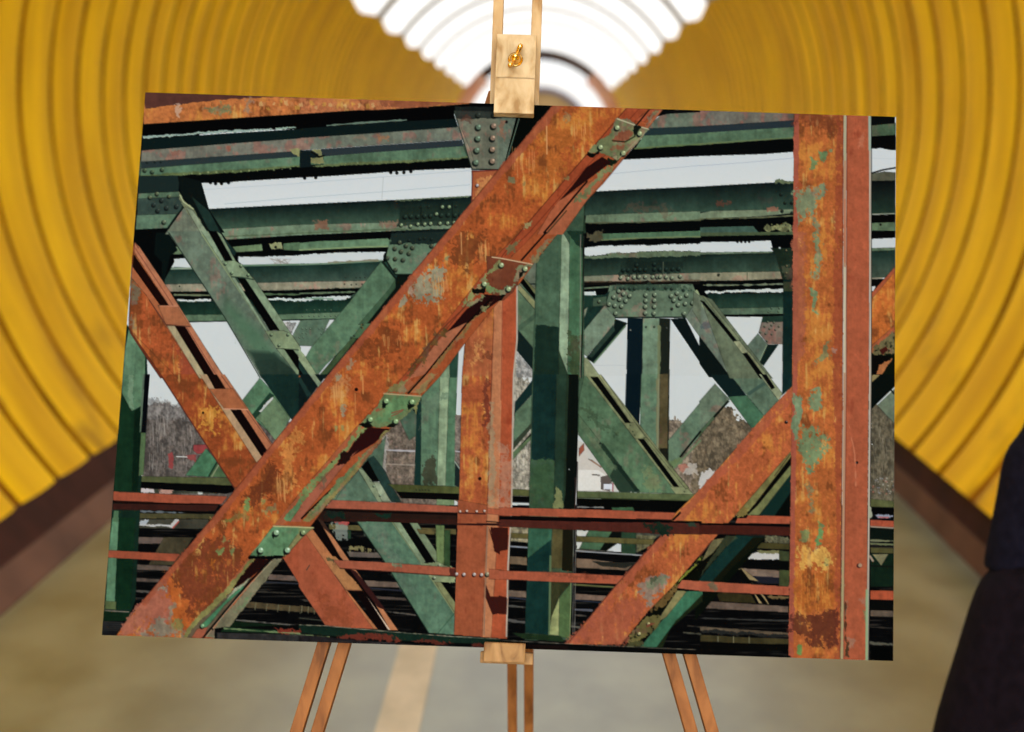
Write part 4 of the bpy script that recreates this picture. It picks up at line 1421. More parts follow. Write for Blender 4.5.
# main green column
poly(None, '537,240 584,205 584,376 579,400 570,640 525,640 529,507 532,380', (60, 98, 76), 'g', 0)
poly(12, '190,130 318,-20 312,200 302,490 180,490', (68, 110, 86), 'g', 0.05)
poly(12, '182,470 302,485 300,745 172,745', (22, 50, 42), 'g', 0, 1)
poly(22, '170,-8 290,-8 282,430 160,430', (16, 52, 52), 'g', 0)
poly(22, '160,428 282,420 275,680 148,680', (56, 98, 66), 'g', 0.05, 2)
poly(32, '145,40 268,45 262,110 150,205 140,200', (44, 104, 82), 'g', 0)
poly(32, '262,105 260,592 128,580 140,200', (14, 56, 56), 'g', 0)
poly(12, '316,-10 358,60 352,400 345,745 300,745 303,490', (134, 174, 140), 'g', 0)
poly(12, '300,600 345,720 345,750 300,750', (40, 70, 52), 'g')
poly(22, '288,-8 350,-8 340,300 325,680 275,680', (36, 68, 54), 'g', 0)
poly(22, '284,560 315,600 325,680 272,680', (118, 134, 84), 'g', 0, 2)
poly(32, '268,45 322,45 316,250 262,250', (88, 84, 48), 'g', 0)
poly(32, '262,300 372,270 362,325 300,400 258,520', (46, 54, 32), 'g', 0)
poly(32, '305,395 300,595 252,590 262,500', (144, 164, 104), 'g', 0)
poly(32, '360,330 355,610 300,600 305,400', (74, 112, 66), 'g', 0)
poly(32, '262,125 268,45 322,45 300,400 262,470 250,590', (70, 72, 42), 'g', 0, 0, 0.35)
line(32, '258,190 252,592', 2.2, (130, 152, 96), 0.6)
poly(12, '356,20 420,10 424,400 415,745 345,745 352,400', (62, 118, 86), 'g', 0.03)
poly(12, '335,-8 425,-8 422,80 390,60', (26, 60, 48), 'g', 0, 1)
poly(12, '355,520 415,520 412,745 345,745', (58, 76, 46), 'g', 0.05, 6, 0.75)
poly(22, '345,-8 402,-8 398,300 385,680 325,680 340,300', (12, 18, 15), 'f')
poly(22, '340,-8 352,-8 335,600 325,660', (34, 58, 42), 'g')
poly(32, '322,45 375,50 372,268 316,262', (26, 24, 14), 'f')
poly(32, '60,580 250,592 310,598 330,628 120,612', (30, 56, 34), 'g', 0)
line(12, '426,-5 424,400 414,740', 1.2, (20, 24, 20))
line(12, '412,10 410,740', 0.8, (150, 128, 116), 0.8)
line(22, '396,440 392,682', 1.0, (36, 30, 30))
line(22, '386,520 384,682', 0.9, (60, 40, 38))
line(32, '376,50 372,590', 0.7, (120, 116, 110), 0.8)
line(32, '387,50 382,590', 0.7, (130, 124, 118), 0.8)
line(32, '362,325 357,612', 0.8, (146, 156, 100), 0.9)
blob(569, 469.2, 0.8, (210, 210, 200))
poly(2, '435,560 444,560 432,640 440,735 425,735', (34, 60, 44), 'g')

# left edge green column
poly(None, '110,300 131,330 147,350 148,376 144,430 141,500 136,600 131,612 95,612 108,500', (16, 46, 38), 'g', 0)
poly(10, '150,488 235,618 232,745 118,745 130,600', (92, 150, 116), 'g', 0)
poly(10, '185,560 232,620 230,745 180,745', (74, 124, 94), 'g', 0, 1, 0.6)
poly(20, '112,-8 232,-8 222,150 165,180 115,90', (82, 138, 106), 'g', 0)
poly(20, '150,-8 178,-8 170,170 150,160', (120, 168, 134), 'g', 0, 2, 0.7)
poly(20, '112,90 165,182 222,150 195,500 190,590 75,590 90,330', (16, 56, 38), 'g', 0)
poly(20, '180,180 222,150 195,590 165,590', (10, 36, 26), 'g', 0)
poly(20, '222,-8 240,-8 222,280 205,290 212,150', (90, 110, 92), 'f')
poly(20, '232,-8 258,-8 238,290 214,292', (8, 10, 14), 'f')
poly(20, '212,290 238,290 225,505 200,512', (78, 116, 76), 'g', 0)
poly(30, '60,-8 185,-8 160,460 82,462 28,455 40,200', (12, 50, 34), 'g', 0)
poly(30, '66,-8 100,-8 84,300 78,460 30,455 45,180', (84, 148, 112), 'g', 0)
poly(20, '75,688 100,688 95,745 68,745', (70, 120, 86), 'g', 0)
poly(30, '28,418 86,420 84,462 28,458', (84, 110, 66), 'g', 0.05)
poly(30, '20,465 160,470 150,520 15,520', (12, 40, 26), 'g', 0)
line(30, '22,466 150,474', 1.2, (150, 128, 116), 0.8, 0.3)
poly(30, '15,520 130,525 75,600 -30,600', (22, 22, 24), 'd', 0.6)
for a_ in range(7):
    line(30, '20,%d 118,%d' % (524 + a_ * 7, 527 + a_ * 7), 0.5, (70, 68, 64), 0.7)

# red rails
poly(20, '70,590 300,602 655,616 625,655 300,648 70,636', (172, 74, 52), 'o', 0.05)
poly(20, '70,636 300,646 620,656 612,662 300,660 66,650', (24, 12, 10), 'f')
poly(20, '68,652 610,660 590,692 66,684', (60, 26, 22), 'o')
poly(30, '44,158 415,178 385,216 42,196', (168, 72, 50), 'o', 0.1)
poly(21, '165,634 500,648 830,668 830,700 500,690 130,676', (172, 80, 60), 'o', 0.05)
poly(21, '130,676 500,690 830,702 830,716 500,708 125,690', (20, 12, 10), 'f')
poly(21, '120,690 815,714 820,745 60,745', (44, 24, 20), 'o', 0.2)
poly(31, '80,0 830,0 1024,0 1024,30 800,28 280,10 85,0', (52, 24, 20), 'o', 0.1)
poly(21, '130,690 240,700 245,730 110,725', (16, 40, 34), 'g', 0.2, 3)
poly(21, '380,700 480,705 480,728 380,722', (18, 52, 42), 'g', 0.2, 4)

# R2: rusty brace, upper left to lower middle
poly(None, '133,243 141,249 224,376 240,402 275,449 240,500 235,488 161.5,376 129,328', RUST, 'r', 0.1)
poly(10, '165,230 240,320 345,475 520,745 400,745 150,490', (170, 72, 38), 'r', 0.15)
poly(10, '380,560 460,640 530,745 430,745', (156, 62, 44), 'o', 0.1, 8, 0.8)
poly(10, '162,235 205,270 215,330 178,372 155,350', (116, 118, 92), 'g', 0.5, 7, 0.85)
poly(10, '158,410 180,400 190,500 165,480', (128, 128, 100), 'g', 0.5, 5, 0.7)
poly(10, '150,488 240,618 330,745 312,745 240,640 158,515', (112, 44, 30), 'o')
poly(20, '312,-8 520,-8 660,200 812,442 700,572 688,572 450,205', (150, 62, 32), 'r', 0.2)
poly(20, '520,170 600,160 610,215 590,300 540,280', (212, 136, 50), 'r', -0.3, 9, 0.75)
line(20, '318,0 450,205 690,572', 1.2, (96, 44, 32))
poly(10, '168,165 185,172 312,372 345,475 360,490 545,745 510,745 340,480 240,320 162,228', (182, 92, 58), 'o', 0)
poly(10, '175,110 355,372 312,374 170,175', (26, 10, 8), 'f')
poly(10, '180,48 205,72 360,300 640,745 598,745 435,480 400,380 355,372 178,100', (196, 110, 80), 'o', 0)
line(10, '180,75 350,330 600,732', 0.7, (120, 60, 44), 0.8)
poly(10, '385,475 437,478 598,745 548,745', (22, 8, 8), 'f')
poly(10, '345,476 385,476 550,745 512,745', (176, 146, 116), 'o', 0)
poly(10, '300,372 400,376 465,480 340,470', (178, 96, 64), 'o', 0.1)
line(10, '255,345 340,470 465,480', 1.0, (94, 52, 40))
line(10, '310,374 400,376', 0.8, (214, 140, 108))
line(10, '183,52 200,78', 0.8, (110, 54, 40))
poly(20, '512,-8 550,-8 832,412 803,442', (186, 136, 106), 'o', 0.1)
poly(20, '550,-8 605,-8 645,66 590,66', (24, 10, 8), 'f')
poly(20, '600,-8 640,-8 885,350 858,384 720,172 680,66 645,66', (190, 104, 72), 'o', 0)
line(20, '625,0 880,352', 0.8, (110, 60, 46), 0.8)
poly(20, '562,66 680,64 758,172 638,166', (178, 92, 58), 'o', 0.15)
line(20, '638,168 758,172', 1.1, (216, 146, 112))
poly(20, '670,172 722,172 858,382 830,412', (18, 8, 8), 'f')
blob(203.5, 412.8, 1.5, (20, 10, 8))
poly(21, '-5,-5 5,0 -5,10', RUST, 'o')
# its lower half
poly(30, '940,200 1030,100 1030,345', (174, 74, 48), 'o')
poly(31, '-5,105 50,52 240,362 405,572 130,542 -5,345', (176, 78, 52), 'o', 0.12)
poly(31, '100,380 200,420 300,545 140,520', (152, 66, 40), 'o', 0.4, 10, 0.6)
poly(31, '20,60 60,35 180,200 240,360 410,575 378,562 230,360', (188, 104, 66), 'o', 0)
poly(31, '68,8 92,2 215,200 350,355 465,575 402,565 215,255 60,42', (16, 8, 8), 'f')
poly(31, '92,-5 120,10 165,80 150,95', (60, 38, 30), 'f')
poly(31, '118,40 165,82 250,205 510,578 466,575 345,360 205,190', (196, 112, 76), 'o', 0)
poly(31, '340,390 470,575 460,578', (216, 186, 160), 'f')
poly(31, '255,255 285,265 365,360 440,465 400,450 330,360', (54, 24, 22), 'f')
poly(31, '130,180 185,190 240,270 320,362 235,362 180,290', (180, 110, 68), 'o', 0.1, 1)
line(31, '180,285 235,362 312,364', 0.9, (110, 64, 44))
blob(333, 560, 1.5, (110, 110, 70))
poly(31, '128,185 165,205 180,235 140,210', (90, 84, 54), 'g', 0.3, 3)
line(31, '35,260 50,235', 0.9, (60, 60, 50))

poly(None, '470,85 560,85 556,104 520,172 500,172 470,160', BLK, 'f')
# gusset at the top, centre
poly(1, '790,108 1050,115 1024,412 880,410', (112, 124, 104), 'g', 0.45)
poly(2, '-10,140 98,146 22,402 -15,412', (104, 128, 110), 'g', 0.35)
poly(1, '790,90 1030,90 1030,145 800,150', (30, 40, 38), 'g', 0.1, 1, 0.8)
poly(1, '790,118 870,300 905,412 880,410', (132, 140, 118), 'g', 0.4)
poly(1, '845,120 880,128 870,170 810,160', (104, 56, 46), 'o', 0, 4, 0.6)
line(1, '880,409 1024,410', 1.2, (18, 26, 24))
line(1, '790,110 882,410', 0.8, (32, 48, 42))
rivets(1, '915,192 912,250 907,310 902,372', 2.9, (92, 116, 96))
rivets(1, '993,186 988,248 986,306 986,366', 2.9, (140, 112, 92))
rivets(1, '915,130 995,130', 2.6, (46, 52, 46))
blob(506.5, 122.5, 1.7, (24, 14, 12))
poly(2, '0,150 30,165 20,260 5,270', (158, 92, 72), 'o', 0, 4, 0.7)
poly(None, '519,106 556,104 552,112 500,172 504,166', (8, 11, 9), 'f')
line(2, '98,148 24,400', 1.0, (120, 150, 130), 0.7)

# centre column
poly(None, '472,171 497,171 497,180 472,215', (158, 66, 46), 'r', 0)
poly(1, '880,420 1024,412 1024,500 880,615', (176, 82, 50), 'o', 0)
poly(1, '905,450 1000,440 940,520 890,580', (196, 120, 70), 'r', -0.3, 4, 0.7)
line(1, '880,420 1024,412', 1.2, (120, 50, 40))
line(1, '884,420 878,600', 1.0, (110, 44, 36))
rivets(1, '908,490', 1.7, (170, 160, 160), (60, 30, 28))
poly(None, '466,330 494,300 494,376 487.5,507 483,640 454,640 459,507 462,376', (166, 72, 42), 'r', 0.1)
poly(None, '458,500 488,505 483,640 454,640', (168, 76, 48), 'o', 0.15)
poly(11, '850,520 985,420 990,732 845,732', (184, 92, 58), 'o', 0.1, 0, 0.6)
poly(11, '870,600 930,520 940,660 880,660', (200, 124, 72), 'r', -0.2, 9, 0.7)
poly(11, '950,610 990,610 988,660 955,655', (104, 50, 34), 'o', 0, 5, 0.6)
poly(21, '940,30 975,10 960,270 940,270', (112, 44, 34), 'o', 0.1, 5, 0.75)
poly(21, '860,300 940,310 930,420 860,400', (190, 92, 44), 'r', 0, 8, 0.6)
poly(None, '494,300 504,290 503,376 500,507 492,640 482,640 487.5,507 492,376', (198, 112, 76), 'o', 0)
poly(None, '503,290 517,283 517,340 513.5,376 511,507 507,640 491,640 499,507 502,376', (186, 76, 46), 'o', 0.1)
line(None, '517,282 517,340 513.5,376 511.5,507 508,566 506.5,636', 1.6, (186, 170, 154))
line(None, '502.6,300 501,400', 0.8, (150, 60, 40), 0.7)
line(None, '494,320 491.5,376 487.5,500', 0.7, (120, 52, 34), 0.8)
poly(21, '970,130 990,140 1000,400 1005,668 965,668', (164, 130, 104), 'o', 0, 3, 0.7)
poly(22, '-5,340 55,350 55,670 -5,670', (184, 130, 112), 'o', 0, 4, 0.6)
poly(31, '965,40 1024,165 1024,180 1000,168', (58, 18, 14), 'f')
poly(31, '975,40 1024,40 1024,170 995,165', (60, 20, 16), 'f', 0, 1)
poly(32, '-5,40 42,45 40,155 -5,165', (60, 22, 16), 'f')
poly(31, '950,330 975,395 1030,395 1030,480 985,488 950,400', (60, 22, 18), 'f')
poly(32, '-5,390 36,400 34,485 -5,485', (62, 22, 16), 'f')
line(31, '960,40 942,590', 0.9, (130, 110, 96), 0.8)
blob(479.8, 478.5, 2.0, (40, 18, 14))
rivets(21, '820,692 855,690 905,692 945,690', 1.4, (200, 180, 164), (60, 24, 20))
rivets(31, '802,280 840,282 893,282 930,284', 1.9, (176, 160, 156), (44, 18, 16))
rivets(31, '960,280', 2.2, (150, 140, 110))
line(21, '812,700 950,705', 1.2, (70, 28, 24))

# upper red rail through the middle bay
poly(21, '960,675 1030,682 1030,712 960,705', (180, 82, 56), 'o', 0)
poly(22, '-5,672 450,682 900,698 885,735 500,725 -5,712', (178, 78, 54), 'o', 0.05)
# lower red rail
poly(31, '170,208 420,220 795,248 795,292 480,268 205,250', (176, 82, 60), 'o', 0.05)
poly(31, '760,248 797,250 797,292 765,288', (92, 38, 32), 'o', 0, 1)
poly(31, '470,228 520,232 520,246 480,244', (128, 138, 104), 'g', 0.2, 2)
line(31, '205,252 480,270 795,293', 0.8, (60, 24, 20), 0.9)
poly(31, '968,254 1030,258 1030,310 968,305', (180, 82, 56), 'o', 0)
poly(32, '-5,262 300,272 640,290 600,332 300,322 -5,306', (180, 80, 56), 'o', 0.05)
poly(32, '220,270 600,288 590,310 220,300', (120, 56, 40), 'o', 0.2, 6, 0.4)

# R3: rusty diagonal, lower right, with its shaded side plates
poly(32, '1030,220 1030,320 900,370 700,660 640,648 760,500 880,360', (12, 14, 8), 'f')
poly(33, '-5,200 330,85 330,100 40,440 -30,520', (10, 16, 10), 'f')
poly(33, '185,82 330,90 170,240 60,330 0,370 -5,300', (14, 52, 52), 'g', 0)
poly(33, '270,92 335,92 175,235 100,318 60,318 150,220', (20, 22, 12), 'f')
poly(33, '60,105 125,95 40,205 -5,300 -5,240', (110, 112, 74), 'g', 0)
poly(33, '125,90 160,85 120,140 -5,310 -5,225 80,160', (12, 12, 8), 'f')
poly(33, '130,85 185,85 190,95 95,180 -5,300 30,240', (66, 82, 56), 'g', 0, 1, 0.7)
poly(32, '950,368 1035,368 1035,390 900,520 800,655 718,652', (48, 122, 92), 'g', 0)
poly(32, '1035,385 1035,420 870,560 830,660 800,656 900,520', (28, 40, 22), 'g', 0)
poly(32, '905,365 955,368 850,500 800,530 830,480', (126, 128, 80), 'g', 0)
poly(32, '640,620 660,600 745,500 822,492 800,560 720,610 680,645', (104, 104, 56), 'g', 0.3, 2)
rivets(32, '712,585 760,535', 1.8, (170, 160, 110))
poly(32, '745,535 790,525 780,545 750,550', (130, 60, 44), 'o', 0, 2)
poly(32, '620,640 720,625 730,655 625,652', (70, 76, 44), 'g', 0.2, 3)
poly(32, '1030,190 1030,230 960,290 900,345 880,352 940,290', (122, 140, 46), 'g', 0, 2)
poly(32, '1024,220 1024,240 850,420 830,400', (10, 10, 6), 'f')
poly(32, '840,395 880,350 920,330 900,370 800,470 760,490 770,460', (100, 84, 44), 'g', 0.4, 3)
poly(23, '465,382 465,412 250,690 200,712 190,700', (122, 128, 72), 'g', 0.05)
poly(23, '465,412 465,455 290,665 245,700', (12, 10, 8), 'f')
poly(23, '465,452 465,500 300,712 240,712 290,665', (112, 126, 76), 'g', 0)
poly(23, '465,500 465,715 300,715', (14, 44, 42), 'f')
poly(23, '465,590 465,715 380,715', (8, 12, 10), 'f')
line(23, '380,510 460,400', 1.0, (60, 50, 30), 0.8)
poly(23, '190,690 215,665 255,680 245,710 170,730', (120, 112, 56), 'g', 0.1, 2)
poly(None, '792,386 763.5,416 700,489 676,512 662,533.6 617,583.5 566,644 621,644 648,611 672,587 700,554 737,512.7 791.5,450', (178, 80, 46), 'r', -0.05)
poly(None, '792,386 763.5,416 700,489 662,533.6 617,583.5 566,644 580,644 640,570 720,478 792,400', (180, 80, 56), 'o', 0, 2, 0.8)
poly(32, '350,632 480,470 700,380 740,480 620,650 560,645', (174, 80, 60), 'o', 0.1, 8, 0.7)
poly(32, '695,325 760,280 850,260 870,300 790,410 760,455 740,420', (140, 128, 110), 'g', 0.35, 8, 0.95)
poly(32, '745,340 800,280 850,280 840,330 800,340', (110, 132, 100), 'g', 0.1, 7, 0.8)
poly(32, '770,300 800,285 805,310 775,330', (70, 90, 66), 'g', 0, 3, 0.8)
line(33, '-5,190 60,110', 1.2, (100, 50, 36))
line(32, '350,632 600,330 830,76', 1.0, (96, 44, 34), 0.8)
line(22, '885,735 920,700', 2.0, (16, 8, 8))
blob(785.8, 422.3, 1.9, (20, 14, 14)); blob(786.3, 421.5, 0.8, (170, 160, 160))
# lower band of the upper rail runs in front of it
poly(22, '-5,714 500,726 880,735 880,750 -5,750', (14, 10, 10), 'f')
poly(31, '800,22 1024,20 1024,34 800,30', (50, 22, 20), 'f')
poly(32, '-5,-5 500,5 1030,10 1030,20 500,14 -5,4', (10, 8, 8), 'f')
poly(32, '-5,2 500,14 1030,20 1030,78 830,76 500,60 -5,38', (84, 34, 28), 'o', 0.25)
poly(32, '730,20 900,25 850,90 780,60', (14, 44, 34), 'g', 0.2, 5, 0.9)
poly(32, '950,22 1000,22 1000,40 960,40', (30, 70, 56), 'g', 0, 3, 0.7)
line(31, '955,12 1024,16', 1.0, (16, 10, 10))
poly(33, '-5,20 300,22 458,30 458,38 300,36 -5,28', (10, 8, 8), 'f')
poly(33, '-5,28 300,34 458,40 458,86 300,80 -5,76', (74, 28, 22), 'o', 0.1)
poly(23, '245,712 465,718 465,742 225,742', (182, 76, 50), 'o', 0)
poly(33, '190,-5 458,-5 458,24 180,20', (184, 80, 54), 'o', 0)
poly(32, '930,310 1035,318 1035,368 905,352', (182, 84, 60), 'o', 0)
poly(33, '-5,315 455,345 455,390 -5,368', (182, 82, 58), 'o', 0.05)
poly(33, '40,320 80,325 85,365 60,360', (110, 112, 84), 'g', 0.2, 4, 0.8)
poly(23, '872,715 992,712 992,740 872,740', (60, 60, 70), 'f', 0, 0, 0.1)
poly(33, '868,2 992,10 992,42 868,36', (176, 72, 50), 'o', 0)
line(33, '868,38 992,46', 1.4, (170, 150, 130), 0.9)
poly(33, '868,364 992,365 992,413 868,410', (180, 72, 46), 'o', 0)

# right end strip: upper girders and brace
poly(3, '870,135 995,135 995,190 870,185', (10, 12, 13), 'f')
poly(3, '870,185 1000,172 1000,235 870,242', (66, 100, 74), 'g', 0.1)
poly(3, '870,240 1000,232 1000,312 870,305', (9, 9, 9), 'f')
poly(3, '870,305 920,300 1000,312 998,420 870,428', (212, 216, 220), 's', 0, 0.8)
line(3, '870,430 930,412 1000,400', 1.5, (16, 16, 16))
line(3, '872,350 1000,356', 0.5, (190, 200, 210), 0.8)
poly(3, '870,432 940,420 998,425 998,470 870,470', (92, 100, 80), 'g', 0.1)
poly(3, '870,468 998,466 998,640 870,640', ((12, 16, 18), (34, 62, 52)))
line(3, '870,638 996,634', 1.0, (150, 150, 130))
poly(3, '870,642 998,640 998,680 870,685', (8, 8, 8), 'f')
poly(3, '870,682 998,678 998,732 870,722', (92, 128, 96), 'g', 0)
blob(880, 225, 1.4, (16, 16, 12))
poly(13, '870,-10 998,-10 998,30 870,32', (8, 8, 8), 'f')
poly(13, '870,32 998,26 998,78 870,80', (204, 208, 212), 's')
poly(13, '870,80 998,76 998,92 870,96', (90, 124, 96), 'g', 0)
poly(13, '870,95 998,90 998,225 870,232', ((24, 50, 46), (66, 90, 76)), 'g', 0.1)
line(13, '870,235 930,232', 1.6, (150, 140, 120))
poly(13, '870,238 940,236 900,290 870,310', (10, 10, 10), 'f')
poly(13, '872,276 898,272 885,298 872,300', (210, 212, 214), 's')
poly(13, '872,615 998,495 998,745 872,745', (14, 20, 12), 'f')
poly(13, '872,312 998,172 998,500 960,540 872,622', (188, 88, 38), 'r', 0)
poly(13, '872,312 998,172 998,195 880,335', (176, 76, 50), 'o', 0)
poly(13, '872,580 998,470 998,505 960,540 872,622', (178, 82, 50), 'o', 0)
poly(13, '880,590 985,500 998,520 998,620 920,630 885,640', (112, 110, 70), 'g', 0.3, 3)
poly(13, '915,600 950,580 960,600 930,625', (70, 24, 18), 'f')
poly(13, '880,625 980,632 900,745 876,745', (12, 10, 8), 'f')
poly(13, '915,680 985,640 930,720 890,745', (176, 96, 56), 'o', 0, 1)
poly(23, '872,-8 998,-8 998,52 872,172', (10, 16, 14), 'f')
poly(23, '872,-5 920,-5 875,35', (140, 112, 74), 'o')
poly(23, '990,70 998,64 998,250 905,150', (98, 122, 100), 'g', 0.1)
line(23, '975,72 990,90', 1.6, (20, 24, 20))

# right column
poly(None, '793.7,108 843,108 842,376 841,507 839.5,665 788,665 789.8,519 791.8,376', (178, 84, 42), 'r', 0.0)
poly(None, '793.7,108 798.5,108 797,376 794.5,519 793,665 788,665 789.8,519 791.8,376', (176, 78, 60), 'o', 0, 1)
poly(None, '792.8,233 806,233 804,350 792,376', (174, 84, 62), 'o', 0, 4, 0.8)
poly(None, '836,108 843,108 842,376 840.5,519 839.5,665 833,665 836,519 832,376', (168, 70, 44), 'o', 0.1, 2, 0.85)
poly(3, '480,125 720,125 720,200 640,210 600,180 520,190', (116, 48, 32), 'o', 0.1, 12, 0.45)
poly(3, '490,470 530,480 490,520', (170, 70, 44), 'o', 0, 4, 0.8)
poly(3, '482,510 530,520 560,480 640,490 655,540 610,560 590,620 570,660 540,600 510,690 482,680', (116, 146, 110), 'g', 0.15, 7, 0.92)
poly(3, '612,315 640,308 655,340 630,375 612,350', (104, 146, 92), 'g', 0.1, 3)
poly(3, '560,345 580,350 600,370 585,415 560,410', (108, 138, 84), 'g', 0.1, 3)
poly(3, '655,310 670,300 680,310 660,322', (120, 140, 90), 'g', 0.1, 2)
poly(3, '575,660 600,640 610,732 585,732', (128, 138, 100), 'g', 0.1, 4, 0.9)
poly(13, '583,-8 608,-8 612,90 625,140 605,240 575,240 570,205 590,180 585,80', (116, 146, 104), 'g', 0.1, 4, 0.9)
poly(13, '548,275 575,278 600,340 590,350 600,415 578,415 575,350', (110, 150, 104), 'g', 0.1, 3, 0.95)
poly(13, '645,545 660,560 665,650 600,660 590,680 580,660 630,620', (120, 134, 88), 'g', 0.15, 5, 0.85)
poly(13, '675,585 705,595 700,625 680,610', (150, 130, 116), 'g', 0, 3, 0.7)
poly(23, '470,95 510,110 522,190 505,320 475,322', (118, 152, 112), 'g', 0.08, 3)
poly(23, '560,70 615,65 620,160 580,190 560,170', (118, 148, 106), 'g', 0.1, 4)
poly(23, '515,265 570,255 620,300 645,330 640,400 615,440 580,450 575,520 550,530 540,420 510,370', (110, 148, 102), 'g', 0.12, 7, 0.95)
poly(23, '540,540 570,545 560,620 600,700 570,690 550,620', (120, 130, 88), 'g', 0.2, 5, 0.75)
poly(33, '510,40 545,50 560,80 520,120', (110, 140, 84), 'g', 0.15, 5, 0.85)
poly(33, '600,10 625,20 625,100 612,135 585,130 600,80', (98, 156, 88), 'g', 0.1, 3)
poly(33, '580,140 610,150 600,180 585,180', (140, 130, 100), 'g', 0, 3, 0.7)
poly(33, '630,200 650,210 650,240 632,240', (110, 146, 100), 'g', 0, 2, 0.9)
poly(33, '640,275 655,280 648,325 635,320', (110, 140, 90), 'g', 0, 2, 0.8)
poly(33, '490,150 660,150 665,210 620,255 520,250 500,200', (216, 156, 74), 'r', -0.5, 9, 0.75)
poly(33, '480,250 690,260 700,470 480,480', (176, 84, 34), 'r', -0.1, 6, 0.8)
for a_ in range(46):
    bx = 796 + 34 * rng.random()
    by = 568 + 42 * rng.random()
    line(None, [(bx, by), (bx + 0.2, by + 3 + 9 * rng.random())], 0.6, (222, 146, 56), 0.55)
poly(33, '455,480 600,490 690,460 712,470 712,560 690,640 640,665 560,640 530,590 455,580', (92, 38, 30), 'o', 0.2, 5, 0.78)
poly(33, '455,640 560,640 600,720 455,735', (188, 76, 40), 'o', 0, 6, 0.5)
poly(33, '505,640 525,645 518,690 490,692 495,660', (100, 150, 74), 'g', 0, 2)
poly(None, '846,108 869,108 868.5,376 867,507 866,668 841,668 843,507 846,376', (184, 82, 54), 'o', 0)
poly(3, '800,240 840,240 840,300 800,310', (196, 110, 84), 'o', 0, 5, 0.5)
poly(33, '765,600 800,600 790,660 755,655', (168, 110, 92), 'o', 0, 5, 0.8)
poly(33, '805,400 840,400 845,450 810,440', (170, 108, 92), 'o', 0, 4, 0.6)
poly(33, '740,410 760,410 748,500 740,510', (160, 110, 90), 'o', 0, 3, 0.7)
poly(33, '835,460 852,470 850,560 840,540', (112, 130, 84), 'g', 0.1, 2, 0.7)
line(None, '844.5,110 844.3,376 843,507 841.3,662', 2.8, (188, 140, 108))
line(None, '844.6,110 844.4,160', 2.2, (176, 168, 132))
line(None, '844.3,268 844.0,372', 1.8, (206, 196, 166), 0.9)
line(None, '844.3,200 844.3,262', 2.0, (196, 110, 78), 0.8)
line(None, '842.6,560 841.3,660', 2.6, (170, 160, 110), 0.8, 0.5)
line(None, '846.7,110 846,376 844.6,507 843,662', 0.6, (110, 44, 30), 0.8)
line(None, '842.6,110 842,376 841,507 839.6,662', 0.6, (96, 44, 30), 0.8)
line(None, '844.8,600 845,640', 1.5, (50, 36, 24), 0.7, 1)
poly(33, '745,610 760,612 765,700 745,705', (64, 48, 30), 'o', 0.2, 2, 0.8)
line(None, '869.5,112 869.8,376 868.5,507 866.8,662', 2.0, (190, 174, 158))
line(None, '869.0,112 869.2,150', 2.6, (150, 176, 160), 0.8)
line(None, '866.3,590 866,660', 2.4, (142, 172, 128), 0.9)
line(None, '871.0,112 871.0,376 869.6,507 868,662', 0.8, (30, 26, 20), 0.8)
blob(856.5, 462.5, 1.6, (24, 14, 14)); blob(855.5, 463, 0.6, (200, 190, 190))
blob(858.4, 565.5, 2.6, (70, 30, 24)); blob(859.6, 565, 2.2, (176, 140, 110))
line(23, '760,250 790,400 795,560', 1.0, (214, 130, 92), 0.6, 1)
line(33, '868,190 882,212', 2.2, (180, 150, 130), 0.9)
line(23, '862,650 870,720', 3.2, (176, 176, 150), 0.9, 0.6)

# ---- the big rusty diagonal
poly(None, '554,104 500,168 446.5,233 328,376 212,519 141,603 113,640 217,640 250,597 281.6,560 300,540.5 327,505 358.6,470 386,433 419,399 440.6,376 466,342 500,300 519.5,284 535,262 558.6,233 585,203 603,184 623,160 647,130 664,104', (172, 74, 40), 'o', 0)
poly(None, '554,104 500,168 446.5,233 328,376 212,519 141,603 113,640 186,640 221,593 276,523 300,493 358.6,425 409,376 500,252.5 519.5,233 630,104', (172, 74, 36), 'r', 0.02)
# heavier rust and pale scars
poly(2, '200,200 420,110 560,110 400,300 330,420 200,560 130,600 150,400', (186, 96, 38), 'r', 0.0, 14, 0.6)
poly(11, '780,20 940,-20 960,40 840,200 780,180', (118, 56, 30), 'o', 0.1, 12, 0.7)
poly(11, '340,520 440,470 540,540 500,640 330,690', (128, 56, 28), 'r', 0.2, 14, 0.75)
poly(20, '850,480 900,450 870,600 760,680 740,620', (104, 44, 26), 'o', 0.2, 10, 0.7)
poly(20, '950,300 1024,240 1010,560 900,600', (206, 128, 62), 'r', -0.3, 12, 0.6)
poly(30, '560,100 640,80 760,200 700,330 560,470 470,550 440,420 380,330 380,240 470,150', (112, 48, 32), 'r', 0.25, 9, 0.82)
poly(30, '330,240 390,330 450,420 460,540 420,600 340,470 370,330', (202, 92, 38), 'o', 0, 8, 0.8)
poly(30, '575,190 600,190 600,270 570,270', (190, 92, 30), 'o', 0, 8, 0.7)
poly(30, '520,100 480,160 490,180 540,120 560,40 560,0 580,0', (216, 150, 76), 'o', 0, 6, 0.75)
poly(30, '200,435 330,300 360,400 400,600 80,596', (176, 92, 76), 'o', 0, 4, 0.9)
poly(30, '270,365 310,325 345,345 325,370 285,372', (154, 160, 138), 'g', 0.1, 4, 0.9)
poly(30, '330,500 400,540 440,560 430,606 180,600 190,560 260,555 290,520 320,500', (132, 136, 114), 'g', 0.35, 7, 0.88)
poly(30, '350,460 375,420 385,480 350,510', (136, 136, 112), 'g', 0.2, 5, 0.8)
poly(30, '360,510 420,510 440,540 420,565 370,550', (128, 134, 72), 'g', 0.1, 4, 0.85)
poly(30, '590,155 620,140 640,150 630,190 600,190', (120, 142, 80), 'g', 0, 2)
poly(30, '628,92 655,92 660,115 630,120', (130, 132, 74), 'g', 0.1, 3, 0.85)
